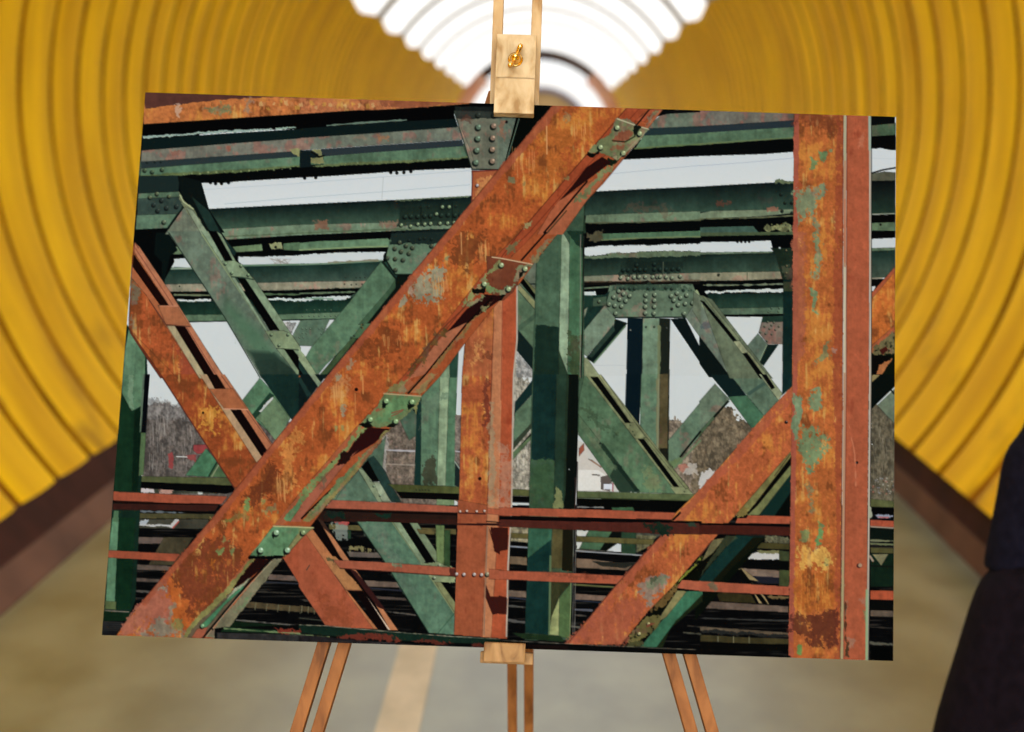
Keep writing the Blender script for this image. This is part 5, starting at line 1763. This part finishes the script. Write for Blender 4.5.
poly(30, '668,145 690,140 685,185 668,180', (118, 140, 82), 'g', 0, 2, 0.9)
poly(30, '600,0 690,0 680,20 640,30', (124, 132, 60), 'g', 0.2, 5, 0.85)
poly(20, '750,620 775,615 765,680 735,690', (112, 144, 78), 'g', 0, 3)
poly(20, '830,620 850,610 850,650 835,655', (120, 140, 78), 'g', 0, 3, 0.9)
poly(20, '835,680 905,650 910,690 840,700', (132, 134, 80), 'g', 0.2, 5, 0.8)
poly(20, '680,700 750,690 760,732 660,732', (134, 126, 60), 'g', 0.2, 6, 0.7)
# green scar halfway up
poly(11, '600,225 690,180 730,190 735,260 725,330 690,380 660,330 650,300 600,375 570,320 565,270', (140, 150, 122), 'g', 0.3, 9, 0.93)
poly(11, '510,350 545,320 550,345 515,392 498,385', (142, 152, 126), 'g', 0.2, 4, 0.9)
poly(11, '740,120 765,120 768,150 745,150', (120, 140, 96), 'g', 0.2, 3, 0.8)
poly(11, '250,640 270,650 260,700 225,720', (146, 146, 116), 'g', 0.2, 4, 0.7)
poly(21, '205,140 230,140 225,215 205,215', (146, 146, 116), 'g', 0.1, 4, 0.85)
poly(21, '150,20 230,10 250,80 200,140 160,100', (206, 132, 82), 'o', 0, 12, 0.55)
poly(21, '175,255 195,250 195,280 178,280', (128, 136, 80), 'g', 0, 2, 0.8)
poly(21, '215,250 235,250 232,275 215,272', (128, 136, 80), 'g', 0, 2, 0.8)
poly(21, '190,0 220,-5 210,30 190,35', (140, 146, 120), 'g', 0.1, 3, 0.8)
poly(2, '45,445 80,440 75,480 45,480', (128, 134, 92), 'g', 0.1, 4, 0.9)
poly(2, '80,330 100,320 100,345 82,350', (140, 136, 104), 'g', 0.1, 4, 0.7)
poly(2, '325,120 355,115 350,150 325,160', (146, 128, 82), 'g', 0.2, 5, 0.7)
poly(2, '110,470 130,470 130,490 112,492', (130, 120, 70), 'g', 0, 4, 0.6)
for (tt, cx0, cy0, nn, spx, spy, ln) in ((11, 720, 240, 20, 90, 60, 75), (11, 940, 60, 14, 60, 40, 90), (2, 120, 330, 16, 120, 90, 120), (20, 930, 520, 14, 60, 70, 110),
                                         (21, 190, 60, 12, 60, 50, 90), (2, 420, 180, 10, 90, 60, 80), (11, 470, 530, 8, 90, 60, 60), (30, 600, 20, 12, 110, 30, 40)):
    for a_ in range(nn):
        bx, by = cx0 + spx * (rng.random() - 0.5), cy0 + spy * (rng.random() - 0.5)
        line(tt, '%f,%f %f,%f' % (bx, by, bx + 3, by + ln * (0.4 + 0.6 * rng.random())), 0.8, (224, 158, 86), 0.5)
line(2, '238,150 240,330', 1.2, (226, 160, 96), 0.9)
line(11, '825,0 828,110', 1.0, (224, 160, 96), 0.8)
line(21, '322,0 324,90', 1.2, (222, 150, 80), 0.8)
line(21, '283,90 285,190', 1.0, (206, 128, 66), 0.8)
blob(356.5, 389.5, 2.0, (20, 10, 10))
poly(2, '830,100 900,100 880,118 800,140', BLK, 'f')
# red upper edge of the plate
poly(None, '554,104 500,168 446.5,233 328,376 212,519 141,603 145,606 216,524 333,380 452,238 506,172 566,104', (170, 76, 52), 'o', 0, 1.5, 0.8)
line(None, '552,107 446.5,233 328,376 212,519 141,603', 0.8, (120, 50, 34), 0.7)
line(30, '205,436 195,440', 2, (150, 70, 60), 0.8)
# edge flange beside the web plate
poly(None, '630,104 652,104 525,244 512,256 480,300 409,384 362,432 305,500 276,528 300,493 358.6,425 409,370 500,252.5 519.5,233', (168, 66, 38), 'o', 0.1)
line(None, '627,108 519.5,233 470,300 409,376', 0.8, (96, 34, 22), 0.8)
line(None, '640,108 575,180 530,232 505,256', 0.9, (116, 42, 26), 0.8)
poly(None, '409,376 358.6,425 300,493 276,523 221,593 186,640 192,640 236,586 300,505 366,432 414,384', (176, 90, 58), 'o', 0, 1, 0.7)
# outer flange
poly(2, '815,100 835,100 745,215 630,350 560,430 450,560 320,742 225,742 420,500 590,385', (180, 88, 58), 'o', 0.1)
poly(2, '740,165 690,160 770,100 800,100', (176, 74, 48), 'o', 0.1)
line(2, '765,100 700,180', 1.4, (18, 10, 8))
poly(2, '760,140 800,110 830,104 740,205', (116, 134, 96), 'g', 0.4, 4, 0.9)
poly(2, '590,385 530,440 440,545 390,590 370,585 500,440 560,370', (112, 134, 86), 'g', 0.35, 4, 0.9)
poly(2, '545,345 570,360 620,345 590,385 550,395', (20, 30, 18), 'f', 0, 2)
poly(2, '520,345 570,372 300,572 372,490 440,400', (40, 14, 12), 'f')
poly(2, '300,570 420,495 330,600 235,740 190,740 260,620', (184, 86, 56), 'o', 0.05)
line(2, '445,470 225,732', 1.6, (14, 8, 8))
line(2, '340,620 240,735', 1.2, (60, 50, 30))
# green crumbs along the inner edge
poly(2, '120,690 160,672 155,700 120,725', (150, 146, 92), 'g', 0.1, 3)
poly(2, '320,460 350,445 345,470 325,475', (140, 124, 72), 'g', 0.1, 3, 0.9)
# top plate
poly(2, '592,148 662,152 700,185 760,202 700,280 600,362 560,340 508,322 445,330 470,290 560,230 580,180', (110, 128, 84), 'g', 0.35, 1.5)
poly(2, '585,225 670,190 680,225 640,262 570,260', (146, 76, 54), 'o', 0.1, 3)
poly(2, '575,285 640,270 620,310 560,300', (146, 82, 58), 'o', 0.1, 3)
line(2, '600,150 700,186 760,203', 1.2, (196, 188, 150), 0.9)
line(2, '575,262 640,268 690,240', 1.2, (40, 40, 26))
poly(2, '690,180 725,190 705,215 690,240 680,210', (20, 24, 18), 'f', 0, 1)
poly(2, '445,320 480,330 508,310 505,330 470,352 445,340', (16, 14, 10), 'f', 0, 1)
rivets(2, '600,195 715,225 515,295 632,325', 2.6, (150, 164, 118))
line(2, '760,203 600,360', 1.0, (160, 160, 120), 0.7)
poly(2, '600,335 570,345 600,362', (150, 150, 110), 'g')
# second plate
poly(12, '-70,120 0,128 165,162 100,240 70,300 20,345 -20,352 -60,280', (122, 56, 38), 'o', 0.1)
poly(12, '85,190 110,160 165,162 100,245 60,255', (118, 134, 94), 'g', 0.3, 3)
poly(12, '-5,300 60,275 85,262 60,300 0,345', (110, 136, 96), 'g', 0.1, 3)
poly(11, '1024,130 1024,200 960,210 950,270 880,340 830,385 850,340 930,240', (124, 136, 82), 'g', 0.25, 3)
poly(11, '975,205 1030,180 1030,270 990,275', (128, 62, 42), 'o', 0.1, 2)
poly(11, '925,250 960,262 1024,300 1024,315 960,305', (104, 140, 84), 'g', 0.1, 2)
line(12, '-40,125 0,130 165,162', 1.2, (206, 172, 130))
poly(11, '880,290 950,280 945,305 890,310', (16, 14, 10), 'f', 0, 2)
poly(12, '100,200 120,200 115,220 98,235', (18, 18, 12), 'f', 0, 1)
poly(12, '-5,318 30,318 10,345 -5,345', (14, 18, 12), 'f', 0, 1)
rivets(12, '8,165 130,185 45,288', 2.6, (150, 168, 122))
rivets(11, '945,262', 2.6, (150, 168, 122))
poly(12, '20,80 70,55 110,40 90,75 40,120', (116, 120, 76), 'g', 0.2, 4, 0.85)
poly(12, '180,100 240,30 280,10 230,80 170,150 130,155', (130, 134, 90), 'g', 0.4, 4, 0.85)
line(12, '110,140 235,0', 1.7, (14, 10, 10))
# between plates two and three
poly(11, '945,315 1030,322 1030,340 870,455 755,505 850,395', (36, 12, 12), 'f')
poly(11, '845,375 930,312 955,318 880,380', (116, 134, 90), 'g', 0.2, 3)
poly(11, '755,505 860,455 640,725 560,745 700,560', (180, 94, 66), 'o', 0.05)
line(11, '980,335 850,470 640,728', 1.6, (16, 10, 8))
poly(11, '1000,340 960,370 870,480 690,700 670,690 860,470', (138, 124, 70), 'g', 0.3, 2, 0.8)
poly(11, '930,380 970,365 960,400 930,405', (128, 140, 90), 'g', 0.1, 2, 0.9)
poly(11, '700,510 760,470 740,520 640,640 560,740 540,740', (96, 80, 40), 'g', 0.5, 4, 0.85)
line(11, '850,375 720,500 560,700', 0.9, (90, 40, 26), 0.8)
poly(21, '545,85 625,0 660,-8 700,-8 620,90', (176, 96, 60), 'o', 0.05)
line(21, '640,-5 555,88', 1.8, (16, 12, 8))
poly(21, '580,85 650,10 700,-20 615,105', (134, 128, 78), 'g', 0.45, 3, 0.85)
poly(21, '430,90 470,60 555,-5 550,20 500,85', (120, 132, 78), 'g', 0.35, 4, 0.85)
poly(21, '505,60 540,38 545,80 520,92', (140, 122, 92), 'o', 0, 3, 0.8)
# third plate, mostly green
poly(21, '430,88 560,98 625,104 610,130 560,185 505,240 470,268 390,262 300,258 340,210 400,150', (104, 136, 86), 'g', 0.05, 1.5)
poly(21, '440,130 560,105 590,120 555,165 500,190 470,230 360,235 440,170', (86, 152, 98), 'g', 0, 4, 0.8)
line(21, '430,90 620,104', 1.1, (190, 160, 116))
line(21, '470,190 530,172 520,182 470,205', 1.1, (146, 74, 54))
poly(21, '385,165 420,168 400,182 385,178', (160, 80, 56), 'o', 0, 2)
poly(21, '300,248 345,232 380,262 330,264', (14, 14, 10), 'f', 0, 1)
poly(21, '420,140 445,135 440,160 420,165', (16, 18, 12), 'f', 0, 1)
poly(21, '548,145 590,148 570,165 552,175', (16, 22, 14), 'f', 0, 1)
poly(21, '440,262 480,235 505,240 480,268', (16, 16, 10), 'f', 0, 1)
poly(21, '575,170 600,178 600,200', (10, 20, 18), 'f')
poly(21, '505,235 580,160 600,200 600,150 625,105 560,185', (132, 140, 84), 'g', 0.1, 1)
rivets(21, '443,128 575,132 362,222 492,232', 2.7, (134, 172, 116))
# lower third of the slot
poly(21, '350,262 465,272 440,290 380,345 180,462 250,385 300,300', (44, 14, 14), 'f')
poly(21, '180,462 300,378 240,440 30,700 -5,745 -5,660', (170, 84, 64), 'o', 0.1)
poly(21, '300,262 352,264 300,310 240,385 190,440 60,590 -5,668 -5,605 70,525 230,375', (112, 142, 82), 'g', 0.1, 2)
poly(21, '210,395 300,378 240,440 190,455', (36, 16, 14), 'f', 0, 2)
line(21, '415,335 10,728', 1.8, (14, 10, 10))
poly(21, '465,275 415,320 440,300 300,478 140,660 50,745 10,745 200,530 400,335 430,285', (132, 130, 74), 'g', 0.3, 1.5)
poly(21, '380,350 300,440 180,590 60,720 45,715 200,520', (96, 132, 84), 'g', 0.1, 2, 0.9)
poly(21, '415,320 420,345 350,410 300,475 290,465', (160, 82, 58), 'o', 0, 2, 0.8)
poly(21, '120,500 150,490 130,560 110,580', (104, 104, 76), 'g', 0.2, 4, 0.7)
blob(332, 462, 1.0, (16, 18, 12))
poly(20, '940,732 1030,620 1030,660 980,745', (86, 146, 96), 'g', 0.05, 1)
poly(20, '975,745 1030,668 1030,745', (170, 84, 64), 'o')
# fourth plate
poly(30, '880,45 905,32 1024,38 1030,42 1010,100 945,188 765,190 800,150', (84, 146, 102), 'g', 0.02)
poly(31, '-5,36 72,42 50,60 -5,110', (110, 142, 90), 'g', 0.1)
poly(30, '1010,80 1030,60 1030,100 950,190 940,180', (130, 136, 84), 'g', 0.1)
line(30, '890,36 1024,40', 1.4, (188, 176, 120))
line(31, '-5,40 70,44', 1.4, (188, 176, 120))
poly(30, '765,188 945,186 935,202 880,206 760,204', (10, 10, 10), 'f', 0, 1)
poly(30, '880,78 900,82 888,102', (10, 16, 12), 'f')
poly(30, '805,165 825,172 810,190', (10, 16, 12), 'f')
poly(30, '940,165 962,170 945,188', (10, 16, 12), 'f')
rivets(30, '905,68 825,158 962,158', 3.0, (140, 180, 140))
rivets(31, '18,68', 2.6, (130, 150, 104))
line(30, '780,170 890,60', 0.8, (130, 160, 110), 0.7)
# foot of the slot
poly(30, '800,200 885,208 770,300 690,355 680,352 720,290', (32, 12, 12), 'f')
poly(30, '690,355 780,298 530,606 430,606 510,520', (96, 88, 66), 'g', 0.2)
poly(30, '775,205 800,205 720,290 670,370 590,450 500,530 440,606 425,606 470,530 620,380', (126, 132, 74), 'g', 0.2, 1.5)
poly(30, '735,335 740,350 640,440 560,540 535,560 525,535 660,400', (62, 142, 100), 'g', 0)
poly(30, '690,355 780,298 735,340 650,410', (160, 150, 130), 'o', 0, 1)
poly(30, '555,552 530,606 470,606 500,560', (172, 82, 60), 'o', 0)
line(30, '875,210 770,318 530,606', 2.0, (14, 12, 12))
poly(30, '885,205 935,202 880,270 780,400 660,560 620,606 545,606 700,420', (122, 126, 96), 'g', 0.25, 1)
poly(30, '760,390 780,380 750,430 690,480 700,460', (96, 140, 96), 'g', 0, 3, 0.8)
line(30, '880,215 700,410 545,600', 0.8, (186, 170, 140), 0.7)
rivets(30, '527,545', 2.2, (110, 160, 116))
blob(213, 629, 1.2, (20, 26, 20))

# ---- bottom chord
poly(None, '215,628 222,627 300,624.5 400,630 500,638 600,646 700,651 790,655 790,662 600,660 400,656 215,642', (9, 10, 10), 'f')
poly(31, '-5,540 300,560 500,580 800,598 1024,612 1024,640 800,632 500,620 200,600 -5,580', (18, 44, 36), 'g', 0)
poly(31, '200,590 300,583 440,590 520,612 480,628 300,618 190,605', (112, 42, 32), 'o', 0.1, 3)
poly(31, '560,622 640,612 720,618 800,640 640,636', (96, 38, 30), 'o', 0.1, 3)
poly(31, '880,630 1024,636 1024,655 880,650', (92, 36, 28), 'o', 0.1, 2)
poly(30, '640,550 860,565 1024,570 1024,592 860,582 620,575', (20, 54, 34), 'g', 0)
poly(30, '880,560 960,565 1024,570 1024,590 940,585', (130, 44, 32), 'o', 0.1, 3)
line(30, '640,558 780,568 1024,585', 1.3, (130, 150, 100), 0.8, 0.7)
line(31, '0,590 150,600', 1.3, (120, 140, 92), 0.8, 0.7)
poly(30, '600,580 820,585 1024,592 1024,640 600,620', (44, 42, 42), 'd', 0.3)
poly(31, '-5,590 300,618 600,640 920,655 920,680 -5,650', (34, 30, 32), 'd', 0.3)
line(31, '0,540 130,545 300,560 500,578 790,600 1024,612', 0.9, (150, 144, 120), 0.8, 0.5)
line(32, '0,618 250,632 640,652 1000,668', 0.8, (140, 130, 110), 0.7, 0.6)
poly(32, '130,640 350,645 350,675 130,670', (60, 22, 18), 'o', 0.2)
poly(32, '-5,622 500,645 1030,670 1030,700 -5,660', (10, 10, 10), 'f', 0, 0, 0.75)
poly(33, '-5,668 450,700 450,715 -5,705', (10, 9, 9), 'f')

# muted ink: a little less colour and depth than full paint
grey = IMG.mean(2, keepdims=True)
IMG = grey + (IMG - grey) * 0.88
cool = np.clip((IMG[..., 1:2] - IMG[..., 0:1]) / 40.0, 0, 1)        # greens print a little greyer
grey = IMG.mean(2, keepdims=True)
IMG = IMG + cool * (0.16 * (grey - IMG) + np.array([1.0, -1.0, -6.0], np.float32))
IMG = np.clip(IMG, 0, 255)
# ---- average to the weave of the print and store one colour per thread crossing
GW, GH = SSX // 2, SSY // 2
small = IMG.reshape(GH, 2, GW, 2, 3).mean((1, 3)) / 255.0
lin = np.where(small <= 0.04045, small / 12.92, ((small + 0.055) / 1.055) ** 2.4)
PRINT_GAIN = np.array([0.362, 0.394, 0.438])
cols = np.ones((GH * GW, 4), np.float32)
cols[:, :3] = np.clip(lin.reshape(-1, 3) * PRINT_GAIN, 0, 0.95)
uu, vv = np.meshgrid(np.arange(GW) / (GW - 1), np.arange(GH) / (GH - 1))
wz = HUV[2, 0] * uu + HUV[2, 1] * vv + 1
LU = ((HUV[0, 0] * uu + HUV[0, 1] * vv + HUV[0, 2]) / wz).ravel()
LV = ((HUV[1, 0] * uu + HUV[1, 1] * vv + HUV[1, 2]) / wz).ravel()

board_loc = E(0, -0.285, -0.009)
print_root = thing('canvas_print', board_loc, 'large print of crossing rusty and green bridge girders held on the wooden easel', 'picture')
co = np.outer(LU, np.array(EU)) + np.outer(LV, np.array(EV)) + (np.array(CC) - np.array(board_loc))[None, :] + np.array(EW)[None, :] * 0.0006
me = bpy.data.meshes.new('printed_face')
ii = (np.arange(GH - 1)[:, None] * GW + np.arange(GW - 1)[None, :]).ravel()
quads = np.stack([ii, ii + GW, ii + GW + 1, ii + 1], 1).astype(np.int32)
me.vertices.add(GW * GH)
me.vertices.foreach_set('co', co.astype(np.float32).ravel())
me.loops.add(quads.size)
me.loops.foreach_set('vertex_index', quads.ravel())
me.polygons.add(len(quads))
me.polygons.foreach_set('loop_start', np.arange(0, quads.size, 4, dtype=np.int32))
me.update(calc_edges=True)
at_ = me.attributes.new('ink', 'FLOAT_COLOR', 'POINT')
at_.data.foreach_set('color', cols.ravel())
M_PRINT, nt_, b_ = new_mat('printed_canvas', 1.0, 0.0)
an = nt_.nodes.new('ShaderNodeAttribute')
an.attribute_name = 'ink'
nt_.links.new(an.outputs['Color'], b_.inputs['Base Color'])
me.materials.append(M_PRINT)
face = bpy.data.objects.new('printed_face', me)
COL.objects.link(face)
face.parent = print_root
M_EDGE = noise_mat('dark_wrapped_canvas_edge', rgb(20, 18, 16), rgb(58, 40, 30), 30, rough=0.9)
M_BACK = noise_mat('raw_canvas_back', rgb(206, 198, 180), rgb(220, 213, 196), 60, rough=0.95)
UVI = [(u * 0.9995, v_ * 0.9995) for u, v_ in UVC]
v, f = prism([E(u, q) for u, q in UVI], EW * -0.018)
mesh_obj('canvas_edge', v, f, M_EDGE, print_root)
v, f = prism([E(u * 0.985, q * 0.98, -0.0178) for u, q in UVI], EW * -0.0012)
mesh_obj('canvas_back', v, f, M_BACK, print_root)

# ------------------------------------------------------------------ the person at the right edge, seen from behind
PX0, PY0 = 1.002, 2.50
M_COAT = noise_mat('dark_navy_wool', rgb(10, 8, 18), rgb(18, 16, 28), 60, rough=0.95, bump=0.2, spec=0.08)
M_SKIRT = noise_mat('dark_plum_wool', rgb(10, 5, 11), rgb(18, 11, 19), 50, rough=0.95, bump=0.2, spec=0.08)
M_SKIN = noise_mat('skin', rgb(205, 156, 130), rgb(218, 170, 144), 12, rough=0.55)
M_HAIR = noise_mat('dark_brown_hair', rgb(36, 24, 18), rgb(62, 42, 30), 40, (1, 1, 0.1), 0.5)
M_SHOE = noise_mat('black_leather', rgb(20, 18, 18), rgb(34, 30, 30), 20, rough=0.4)
M_TIGHT = noise_mat('dark_trouser_cloth', rgb(24, 24, 30), rgb(34, 34, 42), 40, rough=0.9)
person = thing('person', (PX0, PY0, 0), 'person in dark navy jacket and flared plum skirt, arm hanging, at the right edge', 'person')


def P(x, y, z):
    return Vector((PX0 + x, PY0 + y, z))


def skin_body(name, nodes, edges, mat, parent, sub=2):
    me = bpy.data.meshes.new(name)
    me.from_pydata([Vector(n[0]) for n in nodes], edges, [])
    o = bpy.data.objects.new(name, me)
    COL.objects.link(o)
    m = o.modifiers.new('skin', 'SKIN')
    m.use_smooth_shade = True
    s = o.modifiers.new('sub', 'SUBSURF')
    s.levels = sub
    s.render_levels = sub
    for i, n in enumerate(nodes):
        r = n[1] if isinstance(n[1], tuple) else (n[1], n[1])
        me.skin_vertices[0].data[i].radius = r
        me.skin_vertices[0].data[i].use_root = (i == 0)
    dg = bpy.context.evaluated_depsgraph_get()
    ev = o.evaluated_get(dg)
    m2 = bpy.data.meshes.new_from_object(ev)
    bpy.data.objects.remove(o)
    m2.materials.clear()
    m2.materials.append(mat)
    for pl in m2.polygons:
        pl.use_smooth = True
    o = bpy.data.objects.new(name, m2)
    COL.objects.link(o)
    o.parent = parent
    return o


N_, E_ = [], []


def node(x, y, z, r, par=None):
    N_.append(((x, y, z), r))
    if par is not None:
        E_.append((par, len(N_) - 1))
    return len(N_) - 1


pel = node(0, 0, 0.92, (0.150, 0.105))
b1 = node(0, 0.0, 1.08, (0.120, 0.088), pel)
b2 = node(0, -0.005, 1.25, (0.145, 0.095), b1)
b3 = node(0, -0.005, 1.37, (0.135, 0.082), b2)
nk = node(0, 0.01, 1.455, 0.052, b3)
nk2 = node(0, 0.02, 1.51, 0.05, nk)
h1 = node(0, 0.035, 1.565, (0.068, 0.080), nk2)
h2 = node(0, 0.03, 1.63, (0.078, 0.094), h1)
h3 = node(0, 0.02, 1.69, (0.062, 0.075), h2)
for s in (-1, 1):
    sh = node(0.165 * s, 0.0, 1.375, 0.056, b3)
    el = node((0.195) * s, -0.01, 1.05, 0.040, sh)
    wr = node((0.225) * s, 0.045, 0.815, 0.027, el)
    pa = node((0.228) * s, 0.060, 0.745, (0.038, 0.016), wr)
    for k in range(4):
        fx = (0.228) * s
        fy = 0.032 + 0.019 * k
        ln = (0.062, 0.074, 0.070, 0.056)[k]
        a = node(fx, fy, 0.705, 0.0095, pa)
        b = node(fx - 0.008 * s, fy + 0.003, 0.705 - ln * 0.5, 0.0085, a)
        node(fx - 0.022 * s, fy + 0.004, 0.705 - ln * 0.92, 0.0075, b)
    t1 = node(0.214 * s, 0.098, 0.755, 0.0105, wr)
    node(0.206 * s, 0.110, 0.715, 0.0085, t1)
    hp = node(0.085 * s, 0, 0.86, 0.088, pel)
    kn = node(0.095 * s, 0.012, 0.49, 0.056, hp)
    ank = node(0.10 * s, -0.02, 0.09, 0.036, kn)
    node(0.11 * s, 0.10, 0.035, 0.03, ank)
body = skin_body('body', N_, E_, M_SKIN, person)
# a face: nose, ears, eyes and mouth on the far side of the head
def ball(name, c, r, mat, parent, n=16, m=10, sc=(1, 1, 1), wob=0.0):
    v, f = [], []
    for j in range(m + 1):
        th = math.pi * j / m
        for i in range(n):
            ph = 2 * math.pi * i / n
            q = 1 + wob * math.sin(5 * ph + 3 * th)
            v.append((c[0] + r * sc[0] * q * math.sin(th) * math.cos(ph), c[1] + r * sc[1] * q * math.sin(th) * math.sin(ph), c[2] + r * sc[2] * math.cos(th)))
    for j in range(m):
        for i in range(n):
            k = (i + 1) % n
            f.append([j * n + i, (j + 1) * n + i, (j + 1) * n + k, j * n + k])
    return mesh_obj(name, v, f, mat, parent, smooth=True)


hc = P(0, 0.0, 1.64)
ball('nose', (hc.x, hc.y + 0.122, hc.z - 0.03), 0.014, M_SKIN, person, sc=(0.8, 1, 1.4))
M_EYE, _, b_ = new_mat('eye_white', 0.3, 0.4)
b_.inputs['Base Color'].default_value = rgb(225, 222, 216)
M_LIP, _, b_ = new_mat('lips', 0.5, 0.3)
b_.inputs['Base Color'].default_value = rgb(168, 92, 84)
for s in (-1, 1):
    ball('eye', (hc.x + 0.031 * s, hc.y + 0.101, hc.z), 0.013, M_EYE, person, sc=(1.1, 0.7, 0.7))
    ball('ear', (hc.x + 0.078 * s, hc.y + 0.015, hc.z - 0.01), 0.024, M_SKIN, person, sc=(0.35, 0.7, 1.2))
ball('mouth', (hc.x, hc.y + 0.104, hc.z - 0.068), 0.019, M_LIP, person, sc=(1.2, 0.4, 0.4))
# hair: a cap with strands to the shoulder blades
rows = []
for j in range(15):
    t = j / 14
    row = []
    for i in range(33):
        a = R(-205) + R(230) * i / 32 * 1.0
        wv = 1 + 0.03 * math.sin(i * 2.7) + 0.015 * math.sin(i * 7.1)
        if t < 0.5:
            th = t / 0.5 * R(100)
            rr = 0.098 * math.sin(th) * wv
            z = 1.652 + 0.105 * math.cos(th)
        else:
            rr = 0.096 * wv * (1 - 0.12 * (t - 0.5))
            z = 1.634 - (t - 0.5) * 0.52
        row.append((hc.x + rr * math.cos(a) * 0.92, hc.y + 0.012 + rr * math.sin(a) * 1.12, z))
    rows.append(row)
v, f = bridge(rows)
hair = mesh_obj('hair', v, f, M_HAIR, person, smooth=True)
so = hair.modifiers.new('thick', 'SOLIDIFY')
so.thickness = 0.012


def garment(name, rings, mat, n=56, folds=0.0, nf=9, seed=0, thick=0.008, parent=person):
    """closed tube of ellipses (cx, cy, z, rx, ry) with soft folds"""
    rows = []
    for q, (cx, cy, z, rx, ry) in enumerate(rings):
        row = []
        for i in range(n):
            a = 2 * math.pi * i / n
            fo = 1 + folds * (q / (len(rings) - 1)) * (math.sin(nf * a + seed) + 0.5 * math.sin((nf + 4) * a + 2 * seed + q * 0.2))
            row.append(P(cx + rx * fo * math.cos(a), cy + ry * fo * math.sin(a), z))
        rows.append(row)
    v, f = bridge(rows, True)
    o = mesh_obj(name, v, f, mat, parent, smooth=True)
    so = o.modifiers.new('thick', 'SOLIDIFY')
    so.thickness = thick
    su = o.modifiers.new('sub', 'SUBSURF')
    su.levels = 1
    su.render_levels = 1
    return o


garment('jacket', [(0, 0, 1.475, 0.066, 0.064), (0, 0, 1.46, 0.085, 0.075), (0, 0, 1.43, 0.140, 0.088), (0, 0, 1.39, 0.190, 0.105), (0, 0, 1.30, 0.192, 0.122), (0, 0, 1.18, 0.172, 0.120),
                   (0, 0, 1.08, 0.160, 0.116), (0, 0, 0.98, 0.176, 0.130), (0, 0, 0.88, 0.200, 0.146), (0, 0, 0.775, 0.212, 0.156), (0, 0, 0.765, 0.208, 0.152)], M_COAT, folds=0.012, seed=1.0)
garment('coat_skirt', [(-0.002, 0.0, 0.80, 0.190, 0.150), (-0.004, 0.0, 0.772, 0.270, 0.170), (-0.006, 0.01, 0.752, 0.284, 0.190), (-0.008, 0.01, 0.70, 0.297, 0.205), (-0.010, 0.01, 0.62, 0.312, 0.222), (-0.012, 0.01, 0.53, 0.335, 0.24),
                       (-0.012, 0.01, 0.40, 0.355, 0.26), (-0.012, 0.01, 0.30, 0.365, 0.27)], M_SKIRT, folds=0.03, nf=8, seed=2.0)
for s in (-1, 1):
    garment('sleeve', [(0.150 * s, 0, 1.43, 0.050, 0.070), (0.172 * s, 0, 1.38, 0.064, 0.074), (0.184 * s, -0.004, 1.25, 0.060, 0.066), (0.186 * s, -0.008, 1.10, 0.052, 0.060), (0.186 * s, -0.010, 1.02, 0.044, 0.056),
                       (0.196 * s, -0.006, 0.985, 0.056, 0.062), (0.206 * s, 0.006, 0.965, 0.060, 0.060), (0.212 * s, 0.02, 0.90, 0.055, 0.055), (0.226 * s, 0.04, 0.80, 0.051, 0.050), (0.229 * s, 0.046, 0.770, 0.050, 0.048)], M_COAT, n=28, folds=0.02, nf=5, seed=s)
    garment('trouser_leg', [(0.09 * s, 0, 0.84, 0.092, 0.098), (0.093 * s, 0.01, 0.52, 0.07, 0.075), (0.098 * s, -0.01, 0.22, 0.055, 0.06), (0.10 * s, -0.015, 0.09, 0.05, 0.055)], M_TIGHT, n=28, folds=0.02, nf=5)
    # shoe
    prof = [(-0.065, 0.028, 0.05), (-0.05, 0.036, 0.075), (0.0, 0.038, 0.085), (0.05, 0.042, 0.065), (0.11, 0.047, 0.05), (0.16, 0.042, 0.042), (0.185, 0.022, 0.030)]
    rows = []
    for (yy, hw, hh) in prof:
        rows.append([P(0.105 * s + hw * math.cos(a), yy, 0.004 + max(0.0, hh * 0.5 + hh * 0.5 * math.sin(a))) for a in [2 * math.pi * i / 18 for i in range(18)]])
    v, f = bridge(rows, True)
    f += [list(range(18))[::-1], list(range(108, 126))]
    mesh_obj('shoe', v, f, M_SHOE, person, smooth=True)
